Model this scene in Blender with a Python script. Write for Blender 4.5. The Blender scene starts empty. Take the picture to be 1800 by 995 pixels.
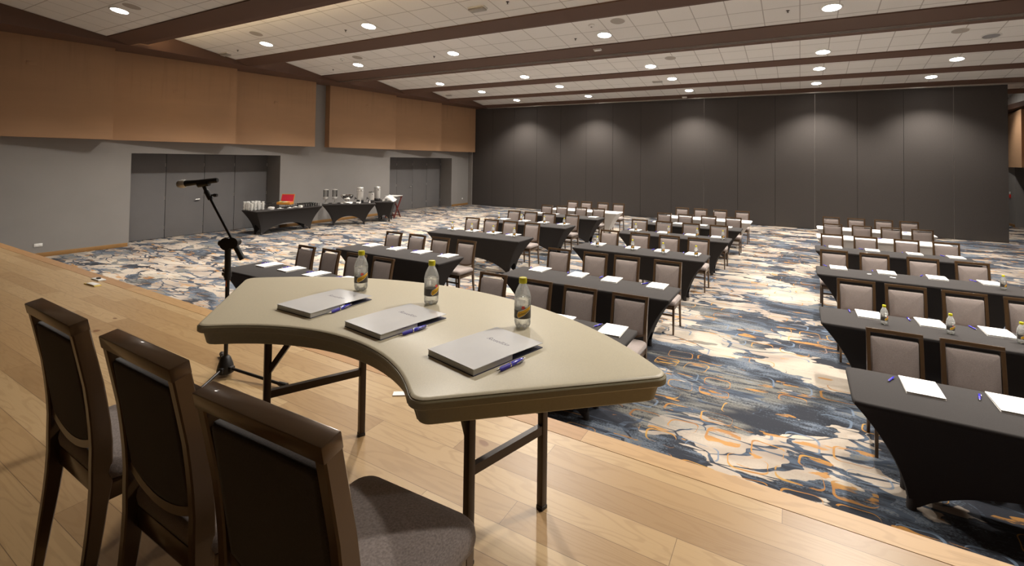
import bpy, bmesh, math, random
from mathutils import Vector, Matrix
random.seed(7)
C = bpy.context.scene.collection
PI = math.pi
R = math.radians

# ------------------------------------------------------------------ node helpers
class N:
    def __init__(s, name):
        s.m = bpy.data.materials.new(name); s.m.use_nodes = True
        s.t = s.m.node_tree; s.t.nodes.clear()
        s.out = s.t.nodes.new('ShaderNodeOutputMaterial')
    def n(s, typ, **kw):
        x = s.t.nodes.new(typ)
        for k, v in kw.items(): setattr(x, k, v)
        return x
    def put(s, sock, v):
        if isinstance(v, bpy.types.NodeSocket): s.t.links.new(v, sock)
        elif v is not None:
            try: sock.default_value = v
            except Exception: sock.default_value = (v, v, v)
    def math(s, op, a, b=None, c=None, clamp=False):
        x = s.n('ShaderNodeMath', operation=op); x.use_clamp = clamp
        s.put(x.inputs[0], a)
        if b is not None: s.put(x.inputs[1], b)
        if c is not None: s.put(x.inputs[2], c)
        return x.outputs[0]
    def vec(s, x, y, z=0.0):
        c = s.n('ShaderNodeCombineXYZ')
        for i, v in enumerate((x, y, z)): s.put(c.inputs[i], v)
        return c.outputs[0]
    def pos(s):
        g = s.n('ShaderNodeNewGeometry')
        x = s.n('ShaderNodeSeparateXYZ'); s.t.links.new(g.outputs['Position'], x.inputs[0])
        return x.outputs[0], x.outputs[1], x.outputs[2]
    def objpos(s):
        g = s.n('ShaderNodeTexCoord')
        x = s.n('ShaderNodeSeparateXYZ'); s.t.links.new(g.outputs['Object'], x.inputs[0])
        return x.outputs[0], x.outputs[1], x.outputs[2]
    def noise(s, v, scale=1.0, detail=2.0, rough=.5, dist=0.0):
        x = s.n('ShaderNodeTexNoise'); s.put(x.inputs['Vector'], v)
        x.inputs['Scale'].default_value = scale; x.inputs['Detail'].default_value = detail
        x.inputs['Roughness'].default_value = rough; x.inputs['Distortion'].default_value = dist
        return x.outputs[0]
    def white(s, v):
        x = s.n('ShaderNodeTexWhiteNoise', noise_dimensions='3D'); s.put(x.inputs['Vector'], v)
        return x.outputs[0]
    def ramp(s, f, stops, interp='LINEAR'):
        x = s.n('ShaderNodeValToRGB'); x.color_ramp.interpolation = interp
        e = x.color_ramp.elements
        while len(e) < len(stops): e.new(.5)
        for i, (p, c) in enumerate(stops):
            e[i].position = p; e[i].color = (*c, 1)
        s.put(x.inputs[0], f); return x.outputs[0]
    def step(s, f, lo, hi):
        x = s.n('ShaderNodeMapRange'); x.interpolation_type = 'SMOOTHSTEP'
        s.put(x.inputs[0], f); x.inputs[1].default_value = lo; x.inputs[2].default_value = hi
        x.inputs[3].default_value = 0; x.inputs[4].default_value = 1
        return x.outputs[0]
    def mix(s, f, a, b):
        x = s.n('ShaderNodeMix', data_type='RGBA')
        s.put(x.inputs[0], f)
        for i, v in ((6, a), (7, b)):
            if isinstance(v, tuple): x.inputs[i].default_value = (*v, 1)
            else: s.put(x.inputs[i], v)
        return x.outputs[2]
    def bsdf(s, col=None, rough=.5, metal=0.0, spec=.5, bump=None, bstr=.2, bdist=.01, coat=0, sheen=0, alpha=None):
        p = s.n('ShaderNodeBsdfPrincipled')
        if isinstance(col, tuple): p.inputs['Base Color'].default_value = (*col, 1)
        else: s.put(p.inputs['Base Color'], col)
        s.put(p.inputs['Roughness'], rough); p.inputs['Metallic'].default_value = metal
        p.inputs['Specular IOR Level'].default_value = spec
        p.inputs['Coat Weight'].default_value = coat
        p.inputs['Sheen Weight'].default_value = sheen
        if alpha is not None: s.put(p.inputs['Alpha'], alpha)
        if bump is not None:
            b = s.n('ShaderNodeBump'); b.inputs['Strength'].default_value = bstr; b.inputs['Distance'].default_value = bdist
            s.put(b.inputs['Height'], bump); s.t.links.new(b.outputs[0], p.inputs['Normal'])
        s.t.links.new(p.outputs[0], s.out.inputs[0]); return p

def srgb(r, g, b):
    f = lambda c: (c/255/12.92) if c/255 <= .04045 else ((c/255+.055)/1.055)**2.4
    return (f(r), f(g), f(b))

def simple(name, col, rough=.5, metal=0., spec=.5, mottling=.08, scale=30, bstr=0., coat=0, sheen=0):
    k = N(name); x, y, z = k.objpos(); v = k.vec(x, y, z)
    f = k.noise(v, scale, 3)
    lo = tuple(c*(1-mottling) for c in col); hi = tuple(min(1, c*(1+mottling)) for c in col)
    k.bsdf(k.mix(f, lo, hi), rough, metal, spec, f if bstr else None, bstr, .004, coat, sheen)
    return k.m

def fabric(name, col, thread=900, var=.35, rough=.9, sheen=.25):
    k = N(name); x, y, z = k.objpos()
    a = k.noise(k.vec(k.math('MULTIPLY', x, 11.0), k.math('MULTIPLY', y, 11.0), k.math('MULTIPLY', z, 90.0)), 14, 3)
    b = k.noise(k.vec(k.math('MULTIPLY', x, 90.0), k.math('MULTIPLY', y, 11.0), k.math('MULTIPLY', z, 11.0)), 14, 3)
    f = k.math('MULTIPLY', k.math('ADD', a, b), .5)
    f = k.step(f, .3, .7)
    lo = tuple(c*(1-var) for c in col); hi = tuple(min(1, c*(1+var)) for c in col)
    k.bsdf(k.mix(f, lo, hi), rough, 0, .2, f, .25, .002, 0, sheen)
    return k.m

def emit(name, col, strength):
    k = N(name); e = k.n('ShaderNodeEmission'); e.inputs[0].default_value = (*col, 1); e.inputs[1].default_value = strength
    k.t.links.new(e.outputs[0], k.out.inputs[0]); return k.m

def clear(name, tint, rough, fr=1.45, base=.0, haze=0.):
    k = N(name)
    tr = k.n('ShaderNodeBsdfTransparent'); tr.inputs[0].default_value = (*tint, 1)
    gl = k.n('ShaderNodeBsdfGlossy'); gl.inputs['Roughness'].default_value = rough
    f = k.n('ShaderNodeFresnel'); f.inputs[0].default_value = fr
    mx = k.n('ShaderNodeMixShader')
    k.put(mx.inputs[0], k.math('ADD', f.outputs[0], base, clamp=True))
    k.t.links.new(tr.outputs[0], mx.inputs[1]); k.t.links.new(gl.outputs[0], mx.inputs[2])
    res = mx.outputs[0]
    if haze:
        df = k.n('ShaderNodeBsdfTranslucent'); df.inputs[0].default_value = (.9, .9, .88, 1)
        m2 = k.n('ShaderNodeMixShader'); m2.inputs[0].default_value = haze
        k.t.links.new(res, m2.inputs[1]); k.t.links.new(df.outputs[0], m2.inputs[2]); res = m2.outputs[0]
    k.t.links.new(res, k.out.inputs[0]); return k.m

def water(name):
    k = N(name); p = k.bsdf((.97, .98, .96), .02); p.inputs['Transmission Weight'].default_value = 1; p.inputs['IOR'].default_value = 1.30
    tr = k.n('ShaderNodeBsdfTransparent'); mx = k.n('ShaderNodeMixShader'); mx.inputs[0].default_value = .30
    k.t.links.new(p.outputs[0], mx.inputs[1]); k.t.links.new(tr.outputs[0], mx.inputs[2])
    k.t.links.new(mx.outputs[0], k.out.inputs[0]); return k.m

# ------------------------------------------------------------------ materials
def mat_carpet():
    k = N('patterned_carpet'); x, y, z = k.pos()
    M = k.math
    mul = lambda a_, b_: M('MULTIPLY', a_, b_)
    warp = k.noise(k.vec(mul(x, .9), mul(y, 1.6)), 1.0, 3, .55)
    warp2 = k.noise(k.vec(mul(x, .8), mul(y, 1.5), 30.0), 1.0, 2, .5)
    wx = M('ADD', x, mul(M('SUBTRACT', warp, .5), 1.1)); wy = M('ADD', y, mul(M('SUBTRACT', warp2, .5), .5))
    # washed ground: navy, slate, grey green, taupe, in scratchy brush strokes along X
    a = k.noise(k.vec(mul(wx, .62), mul(wy, 1.35), 3.1), 1.0, 4, .6)
    streak = k.noise(k.vec(mul(x, 3.0), mul(y, 20.0), 1.7), 1.0, 5, .7)
    fine = k.noise(k.vec(mul(x, .7), y), 75, 3, .7)
    s = M('ADD', a, mul(M('SUBTRACT', streak, .5), .30))
    s = M('ADD', s, mul(M('SUBTRACT', fine, .5), .34))
    gx = k.step(x, -6.5, -.8)                       # the weave turns darker towards one side of the hall
    s = M('ADD', s, mul(M('SUBTRACT', 1.0, gx), .045))
    navy = srgb(33, 36, 44); slate = srgb(66, 74, 84); gg = srgb(108, 108, 102); taupe = srgb(120, 108, 94); blue = srgb(90, 99, 113)
    ground = k.ramp(s, [(.30, navy), (.49, navy), (.535, slate), (.58, blue), (.64, gg), (.74, taupe)])
    # pale splashes with crisp edges, holes and flecks
    big = k.noise(k.vec(x, y, 8.0), .16, 1, .5)
    lob = k.noise(k.vec(mul(x, 3.2), mul(y, 4.6), 51.0), 1.0, 2, .5); lob2 = k.noise(k.vec(mul(x, 3.2), mul(y, 4.6), 71.0), 1.0, 2, .5)
    lx = M('ADD', wx, mul(M('SUBTRACT', lob, .5), .42)); ly = M('ADD', wy, mul(M('SUBTRACT', lob2, .5), .30))
    b = k.noise(k.vec(mul(lx, 1.65), mul(ly, 2.9), 6.0), 1.0, 3, .5, .3)
    bl = k.noise(k.vec(mul(lx, 1.1), mul(ly, 1.7), 16.5), 1.0, 2, .45, .3)
    b = M('ADD', mul(b, M('SUBTRACT', 1.0, mul(gx, .65))), mul(bl, mul(gx, .65)))
    fl = k.noise(k.vec(mul(wx, 5.0), mul(wy, 8.0), 16.0), 1.0, 2, .5)
    b2 = M('ADD', b, mul(M('SUBTRACT', streak, .5), .07))
    b2 = M('ADD', b2, mul(M('SUBTRACT', big, .5), .25))
    b2 = M('ADD', b2, mul(M('SUBTRACT', fl, .5), .11))
    b2 = M('SUBTRACT', b2, mul(gx, .022))
    pale = k.step(b2, .504, .509)
    pcol = k.ramp(k.noise(k.vec(mul(wx, .9), mul(wy, 1.8), 2.0), 1.2, 3), [(.35, srgb(137, 125, 114)), (.5, srgb(162, 151, 138)), (.66, srgb(179, 169, 154))])
    pcol = k.mix(mul(k.step(fine, .45, .75), .35), pcol, srgb(136, 122, 106))
    col = k.mix(pale, ground, pcol)
    # greyed, half-faded patches crossing both
    fade = k.step(k.noise(k.vec(mul(wx, .5), mul(wy, 1.1), 44.0), 1.0, 3, .6), .56, .66)
    fade = mul(fade, k.step(M('ADD', streak, mul(fine, .6)), .66, .86))
    col = k.mix(mul(fade, .75), col, srgb(122, 120, 113))
    # dark branching lines on the pale parts
    vo = k.n('ShaderNodeTexVoronoi', feature='DISTANCE_TO_EDGE'); vo.inputs['Scale'].default_value = 1.0
    k.put(vo.inputs['Vector'], k.vec(mul(wx, 1.4), mul(wy, 3.8), 4.0))
    lm = k.noise(k.vec(x, y, 12.0), 1.1, 2)
    line = M('LESS_THAN', vo.outputs['Distance'], mul(k.step(lm, .38, .64), .06))
    col = k.mix(line, col, k.mix(k.step(streak, .4, .6), srgb(38, 42, 51), srgb(68, 78, 92)))
    # calligraphic rounded rectangle outlines
    def rects(cx, cy, seed, lo):
        yy = M('ADD', y, mul(M('SUBTRACT', warp, .5), .22)); xx = M('ADD', x, mul(M('SUBTRACT', warp2, .5), .16))
        v = M('DIVIDE', yy, cy); row = M('FLOOR', v); fy = mul(M('SUBTRACT', M('SUBTRACT', v, row), .5), cy)
        h0 = k.white(k.vec(row, seed, 0.0))
        u = M('ADD', M('DIVIDE', xx, cx), h0); cell = M('FLOOR', u); fx = mul(M('SUBTRACT', M('SUBTRACT', u, cell), .5), cx)
        h1 = k.white(k.vec(row, cell, seed)); h2 = k.white(k.vec(cell, row, seed+3.3)); h3 = k.white(k.vec(cell, row, seed+7.7)); h4 = k.white(k.vec(cell, row, seed+11.1))
        bx = mul(M('ADD', mul(h1, .10), .35), cx); by = mul(M('ADD', mul(h4, .10), .31), cy)
        rr = .055
        def sdf(ox, oy, sh):
            qx = M('ADD', M('SUBTRACT', M('ABSOLUTE', M('SUBTRACT', fx, ox)), bx), rr+sh); qy = M('ADD', M('SUBTRACT', M('ABSOLUTE', M('SUBTRACT', fy, oy)), by), rr+sh)
            mx = M('MAXIMUM', qx, 0.0); my = M('MAXIMUM', qy, 0.0)
            return M('SUBTRACT', M('SQRT', M('ADD', mul(mx, mx), mul(my, my))), rr)
        d = sdf(0.0, 0.0, 0.0)
        di = sdf(mul(M('SUBTRACT', h2, .5), .026), mul(M('SUBTRACT', h1, .5), .026), .0085)
        ring = mul(M('LESS_THAN', d, 0.0), M('GREATER_THAN', di, 0.0))
        zone = k.noise(k.vec(mul(x, .45), mul(y, .8), seed), 1.0, 2)
        on = mul(M('GREATER_THAN', M('ADD', zone, mul(M('SUBTRACT', h3, .5), .35)), lo), k.step(k.noise(k.vec(x, y, seed+2), 4.0, 2), .34, .39))
        fill = mul(mul(M('LESS_THAN', d, 0.0), M('GREATER_THAN', h3, .94)), k.step(k.noise(k.vec(mul(x, 4.0), mul(y, 12.0), seed), 1.0, 3), .50, .56))
        return mul(M('MAXIMUM', ring, fill), on), h2
    m1, h = rects(.345, .285, 1.0, .465)
    oc = k.mix(k.step(h, .33, .36), srgb(98, 112, 130), k.ramp(k.noise(k.vec(x, y, 5.0), 2.2, 2), [(.35, srgb(132, 88, 46)), (.5, srgb(160, 112, 50)), (.65, srgb(172, 134, 66))]))
    col = k.mix(mul(m1, .85), col, oc)
    # loose orange dabs
    db = k.noise(k.vec(mul(wx, 2.2), mul(wy, 6.5), 21.0), 1.0, 2)
    dab = mul(k.step(db, .645, .655), k.step(streak, .42, .5))
    col = k.mix(mul(dab, .85), col, srgb(160, 114, 54))
    k.bsdf(col, .95, 0, .15, fine, .3, .004, 0, .1)
    return k.m

def mat_planks(name, length, height, tones, rough=.33, yoff=0.0, gap=.0012):
    k = N(name); x, y, z = k.pos(); M = k.math
    a = -.0152                                        # boards run along the stage edge
    xr = M('SUBTRACT', x, M('MULTIPLY', y, a)); yr = M('ADD', M('MULTIPLY', x, -a), M('ADD', y, yoff))
    v = M('DIVIDE', yr, height); row = M('FLOOR', v); fy = M('SUBTRACT', v, row)
    u = M('ADD', M('DIVIDE', xr, length), M('MULTIPLY', k.white(k.vec(row, 1.0, 2.0)), 5.0)); cell = M('FLOOR', u); fx = M('SUBTRACT', u, cell)
    h = k.white(k.vec(row, cell, 4.0)); h2 = k.white(k.vec(cell, row, 9.0))
    off = M('MULTIPLY', h, 37.0)
    cath = k.noise(k.vec(M('MULTIPLY', xr, 1.1), M('ADD', M('MULTIPLY', yr, 7.0), off), off), 1.0, 2, .5, .3)
    ring = M('SINE', M('MULTIPLY', cath, 75.0))
    fib = k.noise(k.vec(M('MULTIPLY', xr, 6.0), M('MULTIPLY', yr, 170.0), off), 1.0, 3, .6)
    tone = k.ramp(h, tones)
    tone = k.mix(M('MULTIPLY', k.step(ring, .2, 1.0), .22), tone, srgb(132, 98, 58))
    tone = k.mix(M('MULTIPLY', k.step(fib, .55, .8), .25), tone, srgb(120, 90, 54))
    knot = k.noise(k.vec(M('MULTIPLY', xr, 3.0), M('MULTIPLY', yr, 5.0), 3.0), 1.6, 1)
    tone = k.mix(k.step(knot, .775, .80), tone, srgb(120, 82, 46))
    g1 = M('LESS_THAN', M('MULTIPLY', M('MINIMUM', fy, M('SUBTRACT', 1.0, fy)), height), gap)
    g2 = M('LESS_THAN', M('MULTIPLY', M('MINIMUM', fx, M('SUBTRACT', 1.0, fx)), length), gap*.9)
    g = M('MAXIMUM', g1, g2)
    col = k.mix(M('MULTIPLY', g, .75), tone, srgb(84, 58, 34))
    hgt = M('SUBTRACT', M('MULTIPLY', fib, .15), g)
    k.bsdf(col, M('ADD', M('MULTIPLY', fib, .15), rough), 0, .45, hgt, .15, .002)
    return k.m

def mat_ceiling():
    k = N('mineral_tile'); x, y, z = k.pos(); M = k.math
    t = .6028
    def g(c, o):
        v = M('ADD', M('DIVIDE', c, t), o); f = M('SUBTRACT', v, M('FLOOR', v))
        return M('MULTIPLY', M('MINIMUM', f, M('SUBTRACT', 1.0, f)), t)
    d = M('MINIMUM', g(x, 0.005), g(y, .06))
    fl = k.noise(k.vec(x, y, z), 90, 2)
    tl = k.white(k.vec(M('FLOOR', M('DIVIDE', x, t)), M('FLOOR', M('ADD', M('DIVIDE', y, t), .06)), 1.0))
    base = k.mix(fl, (.74, .72, .69), (.84, .82, .79))
    base = k.mix(M('MULTIPLY', tl, .12), base, (.66, .635, .60))
    line = M('LESS_THAN', d, .009)
    k.bsdf(k.mix(M('MULTIPLY', line, .8), base, (.40, .37, .34)), .85, 0, .2, line, .3, .004)
    return k.m

def mat_wall(name, col, sc=1.2):
    k = N(name); x, y, z = k.pos()
    f = k.noise(k.vec(x, y, z), sc, 4, .6); g = k.noise(k.vec(x, y, z), 160, 2)
    c = k.mix(f, tuple(a*.92 for a in col), tuple(a*1.08 for a in col))
    k.bsdf(c, .6, 0, .3, g, .08, .003); return k.m

def mat_panel():
    k = N('brown_acoustic_panel'); x, y, z = k.pos(); M = k.math
    f = k.noise(k.vec(x, M('MULTIPLY', y, .6), M('MULTIPLY', z, 2.5)), 1.2, 4, .6)
    drip = k.noise(k.vec(x, M('MULTIPLY', y, 9.0), M('MULTIPLY', z, .5)), 1.0, 3)
    band = k.noise(k.vec(0.0, M('MULTIPLY', y, .5), M('MULTIPLY', z, 5.0)), 1.0, 3)
    col = srgb(168, 132, 100)
    c = k.mix(f, tuple(a*.9 for a in col), tuple(a*1.1 for a in col))
    c = k.mix(M('MULTIPLY', k.step(drip, .5, .8), k.step(z, 3.4, 4.6)), c, tuple(a*.86 for a in col))
    c = k.mix(M('MULTIPLY', k.step(band, .55, .75), .15), c, srgb(186, 146, 108))
    g = k.noise(k.vec(x, y, z), 220, 2)
    k.bsdf(c, .62, 0, .35, g, .06, .002); return k.m

def mat_partition():
    k = N('charcoal_partition_fabric'); x, y, z = k.pos(); M = k.math
    f = k.noise(k.vec(M('MULTIPLY', x, 60.0), y, M('MULTIPLY', z, 60.0)), 1.0, 3, .6)
    b = k.noise(k.vec(x, y, z), 1.0, 3)
    col = srgb(72, 67, 64)
    c = k.mix(f, tuple(a*.75 for a in col), tuple(a*1.2 for a in col))
    c = k.mix(M('MULTIPLY', b, .15), c, srgb(60, 55, 53))
    k.bsdf(c, .75, 0, .3, f, .2, .003); return k.m

def mat_tabletop():
    k = N('tan_textured_plastic'); x, y, z = k.objpos(); M = k.math
    f = k.noise(k.vec(x, y, z), 260, 3, .7); b = k.noise(k.vec(x, y, z), 3, 3)
    col = srgb(212, 202, 176)
    c = k.mix(f, tuple(a*.82 for a in col), tuple(a*1.12 for a in col))
    c = k.mix(M('MULTIPLY', b, .12), c, srgb(176, 160, 126))
    k.bsdf(c, .40, 0, .4, f, .12, .001); return k.m

MT = {}
MT['carpet'] = mat_carpet()
MT['oak'] = mat_planks('oak_stage_boards', 1.55, .151, [(0, srgb(154, 123, 84)), (.35, srgb(168, 137, 96)), (.65, srgb(176, 146, 104)), (1, srgb(187, 159, 118))], .30)
MT['nosing'] = mat_planks('oak_stage_nosing', 2.6, .6, [(0, srgb(160, 118, 74)), (.5, srgb(176, 138, 92)), (1, srgb(184, 152, 108))], .38, .3)
MT['ceiling'] = mat_ceiling()
MT['wall'] = mat_wall('grey_wall_paint', srgb(137, 133, 130))
MT['door'] = mat_wall('grey_door_paint', srgb(112, 110, 110), 2.0)
MT['beam'] = mat_wall('dark_brown_beam_paint', srgb(98, 74, 62), 1.6)
MT['panel'] = mat_panel()
MT['rear_absorber'] = fabric('black_bounce_absorber', (.012, .011, .011))  # black put on the unseen rear wall to cut bounce onto the stage chairs
MT['partition'] = mat_partition()
MT['baseboard'] = simple('brown_baseboard_wood', srgb(140, 104, 60), .5, scale=8)
MT['alu'] = simple('brushed_aluminium', (.55, .53, .50), .35, .9, scale=60)
MT['darkgap'] = simple('dark_seam', (.012, .011, .010), .8)
MT['white_plastic'] = simple('white_plastic', (.75, .74, .71), .4)
MT['grey_plastic'] = simple('grey_plastic', (.36, .34, .31), .5)
MT['grille'] = simple('speaker_grille', (.40, .36, .32), .7, scale=400, mottling=.4)
MT['lamp'] = emit('lamp_glow', (1, .95, .88), 30)
MT['cove'] = emit('cove_glow', (1, .84, .66), 9)
MT['cove_warm'] = emit('warm_cove_glow', (1, .74, .40), 34)
MT['off_lamp'] = simple('unlit_lamp', (.32, .31, .32), .3)
MT['top'] = mat_tabletop()
MT['rim'] = simple('tan_plastic_rim', srgb(150, 141, 112), .45, scale=120, mottling=.1, bstr=.05)
MT['leg_metal'] = simple('brown_powder_coated_steel', srgb(58, 46, 40), .38, .3, scale=200, mottling=.15)
MT['bolt'] = simple('zinc_bolt', (.5, .47, .42), .4, .9)
MT['chair_frame'] = simple('bronze_brown_frame', srgb(86, 65, 44), .28, .35, scale=500, mottling=.12, coat=.3)
MT['chair_fabric'] = fabric('grey_taupe_upholstery', srgb(138, 127, 122))
MT['chair_back'] = fabric('shade_darkened_chair_back', srgb(62, 52, 47))  # rear upholstery darkened: the shade behind the chairs is put into its colour
MT['black_cloth'] = fabric('black_stretch_cloth', srgb(54, 51, 50), var=.12, sheen=0)
MT['white_cloth'] = fabric('white_stretch_cloth', (.74, .72, .70), var=.05, sheen=.1)
MT['linen'] = simple('white_linen', (.80, .78, .75), .9, scale=60)
MT['paper'] = simple('white_paper', (.84, .83, .81), .6, mottling=.02)
MT['pages'] = simple('page_edges', (.56, .54, .49), .8, scale=300, mottling=.15)
MT['cover'] = simple('glossy_white_card', (.88, .88, .88), .16, mottling=.02, coat=.4)
MT['shadow_card'] = simple('shadow_gap_card', (.03, .03, .07), .6)  # coloured dark to stand for the shadow gap under the folder cover
MT['ink'] = simple('grey_ink', (.12, .11, .17), .6)
MT['pale_ink'] = simple('pale_ink', (.45, .44, .44), .6)
MT['pen_blue'] = simple('blue_pen_plastic', (.035, .03, .52), .2, coat=.4)
MT['pen_grip'] = simple('blue_pen_grip', (.045, .03, .40), .55)
MT['chrome'] = simple('chrome', (.80, .79, .77), .12, 1.0, mottling=.02)
MT['steel'] = simple('brushed_steel', (.66, .64, .61), .38, .55, scale=80, mottling=.1)
MT['pet'] = clear('clear_pet', (.975, .98, .97), .10, 1.40, .05, .20)
MT['glass'] = clear('clear_glass', (.95, .96, .96), .02, 1.5, .05)
MT['water'] = water('tonic_water')
MT['cap'] = simple('yellow_bottle_cap', srgb(214, 204, 22), .4, mottling=.05)
MT['lab_dark'] = simple('charcoal_label', srgb(76, 71, 66), .4)
MT['lab_grey'] = clear('printed_clear_film', (.86, .85, .83), .2, 1.2, .05)
MT['lab_yellow'] = simple('yellow_label_badge', srgb(240, 184, 30), .4)
MT['lab_white'] = simple('white_label_print', (.8, .8, .78), .4)
MT['lab_red'] = simple('red_label_print', srgb(226, 86, 70), .4)
MT['black'] = simple('black_plastic', (.012, .011, .011), .45, mottling=.2)
MT['black_metal'] = simple('black_painted_tube', (.014, .012, .012), .35, .2)
MT['mic_grille'] = simple('microphone_mesh', (.46, .44, .42), .5, .2, scale=900, mottling=.6, bstr=.4)
MT['orange'] = simple('orange_print', srgb(226, 110, 50), .5)
MT['china'] = simple('white_china', (.82, .81, .78), .2, mottling=.02)
MT['redlid'] = simple('red_satin_lining', srgb(176, 20, 44), .6)
MT['boxwood'] = simple('golden_brown_wood', srgb(190, 126, 50), .45, scale=20)
MT['gold'] = simple('gold_print', srgb(224, 168, 60), .4)
MT['tea_green'] = simple('green_sachet', srgb(96, 160, 90), .6)
MT['tea_yellow'] = simple('yellow_sachet', srgb(226, 200, 110), .6)
MT['tea_red'] = simple('red_sachet', srgb(214, 96, 84), .6)
MT['tea_pale'] = simple('pale_sachet', srgb(206, 218, 200), .6)
MT['mahogany'] = simple('mahogany_wood', srgb(96, 34, 28), .4, scale=20)
MT['red'] = simple('red_enamel', srgb(196, 40, 34), .4)

# ------------------------------------------------------------------ mesh helpers
class MB:
    def __init__(s):
        s.bm = bmesh.new(); s.mats = []; s.cur = 0
    def mat(s, m):
        if m not in s.mats: s.mats.append(m)
        s.cur = s.mats.index(m); return s
    def face(s, vs):
        try:
            f = s.bm.faces.new(vs); f.material_index = s.cur; return f
        except ValueError: return None
    def v(s, *p): return s.bm.verts.new(p if len(p) == 3 else p[0])
    def box(s, c, d, rz=0., M=None, b=0.):
        hx, hy, hz = d[0]/2, d[1]/2, d[2]/2
        if M is None: M = Matrix.Rotation(rz, 3, 'Z')
        if b <= 0:
            P = [Vector((i*hx, j*hy, k*hz)) for i in (-1, 1) for j in (-1, 1) for k in (-1, 1)]
            V = [s.v(M @ p + Vector(c)) for p in P]
            for q in ((0, 1, 3, 2), (4, 6, 7, 5), (0, 4, 5, 1), (2, 3, 7, 6), (0, 2, 6, 4), (1, 5, 7, 3)): s.face([V[i] for i in q])
        else:
            t = bmesh.new(); bmesh.ops.create_cube(t, size=1)
            for w in t.verts: w.co = Vector((w.co.x*2*hx, w.co.y*2*hy, w.co.z*2*hz))
            bmesh.ops.bevel(t, geom=list(t.edges), offset=b, segments=2, affect='EDGES', profile=.5)
            m = {}
            for w in t.verts: m[w] = s.v(M @ w.co + Vector(c))
            for f in t.faces: s.face([m[w] for w in f.verts])
            t.free()
        return s
    def loft(s, loops, cap0=True, cap1=True, closed=True):
        L = [[s.v(p) for p in lp] for lp in loops]; n = len(L[0])
        for a, b in zip(L, L[1:]):
            for i in range(n if closed else n-1):
                j = (i+1) % n; s.face([a[i], a[j], b[j], b[i]])
        if cap0: s.face(L[0][::-1])
        if cap1: s.face(L[-1])
        return L
    def tube(s, pts, r, seg=10, caps=True):
        pts = [Vector(p) for p in pts]; loops = []
        rr = r if isinstance(r, (list, tuple)) else [r]*len(pts)
        up = None
        for i, p in enumerate(pts):
            d = (pts[min(i+1, len(pts)-1)] - pts[max(i-1, 0)]).normalized()
            if up is None: up = Vector((0, 0, 1)) if abs(d.z) < .9 else Vector((1, 0, 0))
            a = d.cross(up).normalized(); b = a.cross(d).normalized(); up = b
            loops.append([p + a*math.cos(t)*rr[i] + b*math.sin(t)*rr[i] for t in [2*PI*q/seg for q in range(seg)]])
        s.loft(loops, caps, caps); return s
    def bar(s, p0, p1, w, h, up=(0, 0, 1)):
        p0, p1 = Vector(p0), Vector(p1); d = (p1-p0).normalized(); u = Vector(up)
        a = d.cross(u).normalized()*w/2; b = a.cross(d).normalized()*h/2
        s.loft([[p+a+b, p-a+b, p-a-b, p+a-b] for p in (p0, p1)]); return s
    def lathe(s, prof, c=(0, 0, 0), seg=24, cap0=True, cap1=True, M=None):
        loops = []
        for r, z in prof:
            lp = [Vector((r*math.cos(2*PI*q/seg), r*math.sin(2*PI*q/seg), z)) for q in range(seg)]
            loops.append([(M @ p if M else p) + Vector(c) for p in lp])
        s.loft(loops, cap0, cap1); return s
    def build(s, name, m=None, parent=None, sharp=35, smooth=True, loc=None):
        me = bpy.data.meshes.new(name)
        bmesh.ops.remove_doubles(s.bm, verts=list(s.bm.verts), dist=1e-6)
        bmesh.ops.recalc_face_normals(s.bm, faces=list(s.bm.faces))
        s.bm.to_mesh(me); s.bm.free()
        ms = s.mats if s.mats else [m]
        for q in ms: me.materials.append(MT[q])
        if smooth:
            for p in me.polygons: p.use_smooth = True
            me.set_sharp_from_angle(angle=R(sharp))
        o = bpy.data.objects.new(name, me); C.objects.link(o)
        if parent: o.parent = parent
        if loc: o.location = loc
        return o

def tag(o, label=None, cat=None, group=None, kind=None):
    if label: o['label'] = label
    if cat: o['category'] = cat
    if group: o['group'] = group
    if kind: o['kind'] = kind
    return o
def thing(name, label, cat, loc=(0, 0, 0), rz=0., group=None):
    o = bpy.data.objects.new(name, None); C.objects.link(o); o.location = loc; o.rotation_euler = (0, 0, rz)
    o.empty_display_size = .1
    return tag(o, label, cat, group)
def dup(root, label, loc, rz=0., group=None):
    def cp(o, par):
        c = o.copy(); C.objects.link(c); c.parent = par
        for ch in o.children: cp(ch, c)
        return c
    r = cp(root, None); r.location = loc; r.rotation_euler = (0, 0, rz); r['label'] = label
    if group: r['group'] = group
    return r
def struct(mb, name, m=None, parent=None, **kw):
    o = mb.build(name, m, parent, **kw)
    if not parent: o['kind'] = 'structure'
    return o
def rrect(w, d, r, n=6, cx=0., cy=0.):
    P = []
    for qx, qy, a0 in ((1, 1, 0), (-1, 1, 90), (-1, -1, 180), (1, -1, 270)):
        for i in range(n+1):
            t = R(a0 + 90*i/n); P.append((cx + qx*(w/2-r) + r*math.cos(t), cy + qy*(d/2-r) + r*math.sin(t)))
    return P
def text_mesh(body, size, shear=.0, name='lettering'):
    cu = bpy.data.curves.new('lettering', 'FONT'); cu.body = body; cu.size = size; cu.shear = shear
    cu.align_x = 'CENTER'; cu.align_y = 'CENTER'; cu.resolution_u = 3
    o = bpy.data.objects.new('lettering', cu); C.objects.link(o)
    dg = bpy.context.evaluated_depsgraph_get()
    me = bpy.data.meshes.new_from_object(o.evaluated_get(dg))
    bpy.data.objects.remove(o); bpy.data.curves.remove(cu)
    return me
ORD = ['first', 'second', 'third', 'fourth', 'fifth', 'sixth', 'seventh', 'eighth', 'ninth', 'tenth', 'eleventh', 'twelfth', 'thirteenth', 'fourteenth', 'fifteenth', 'sixteenth']

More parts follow.
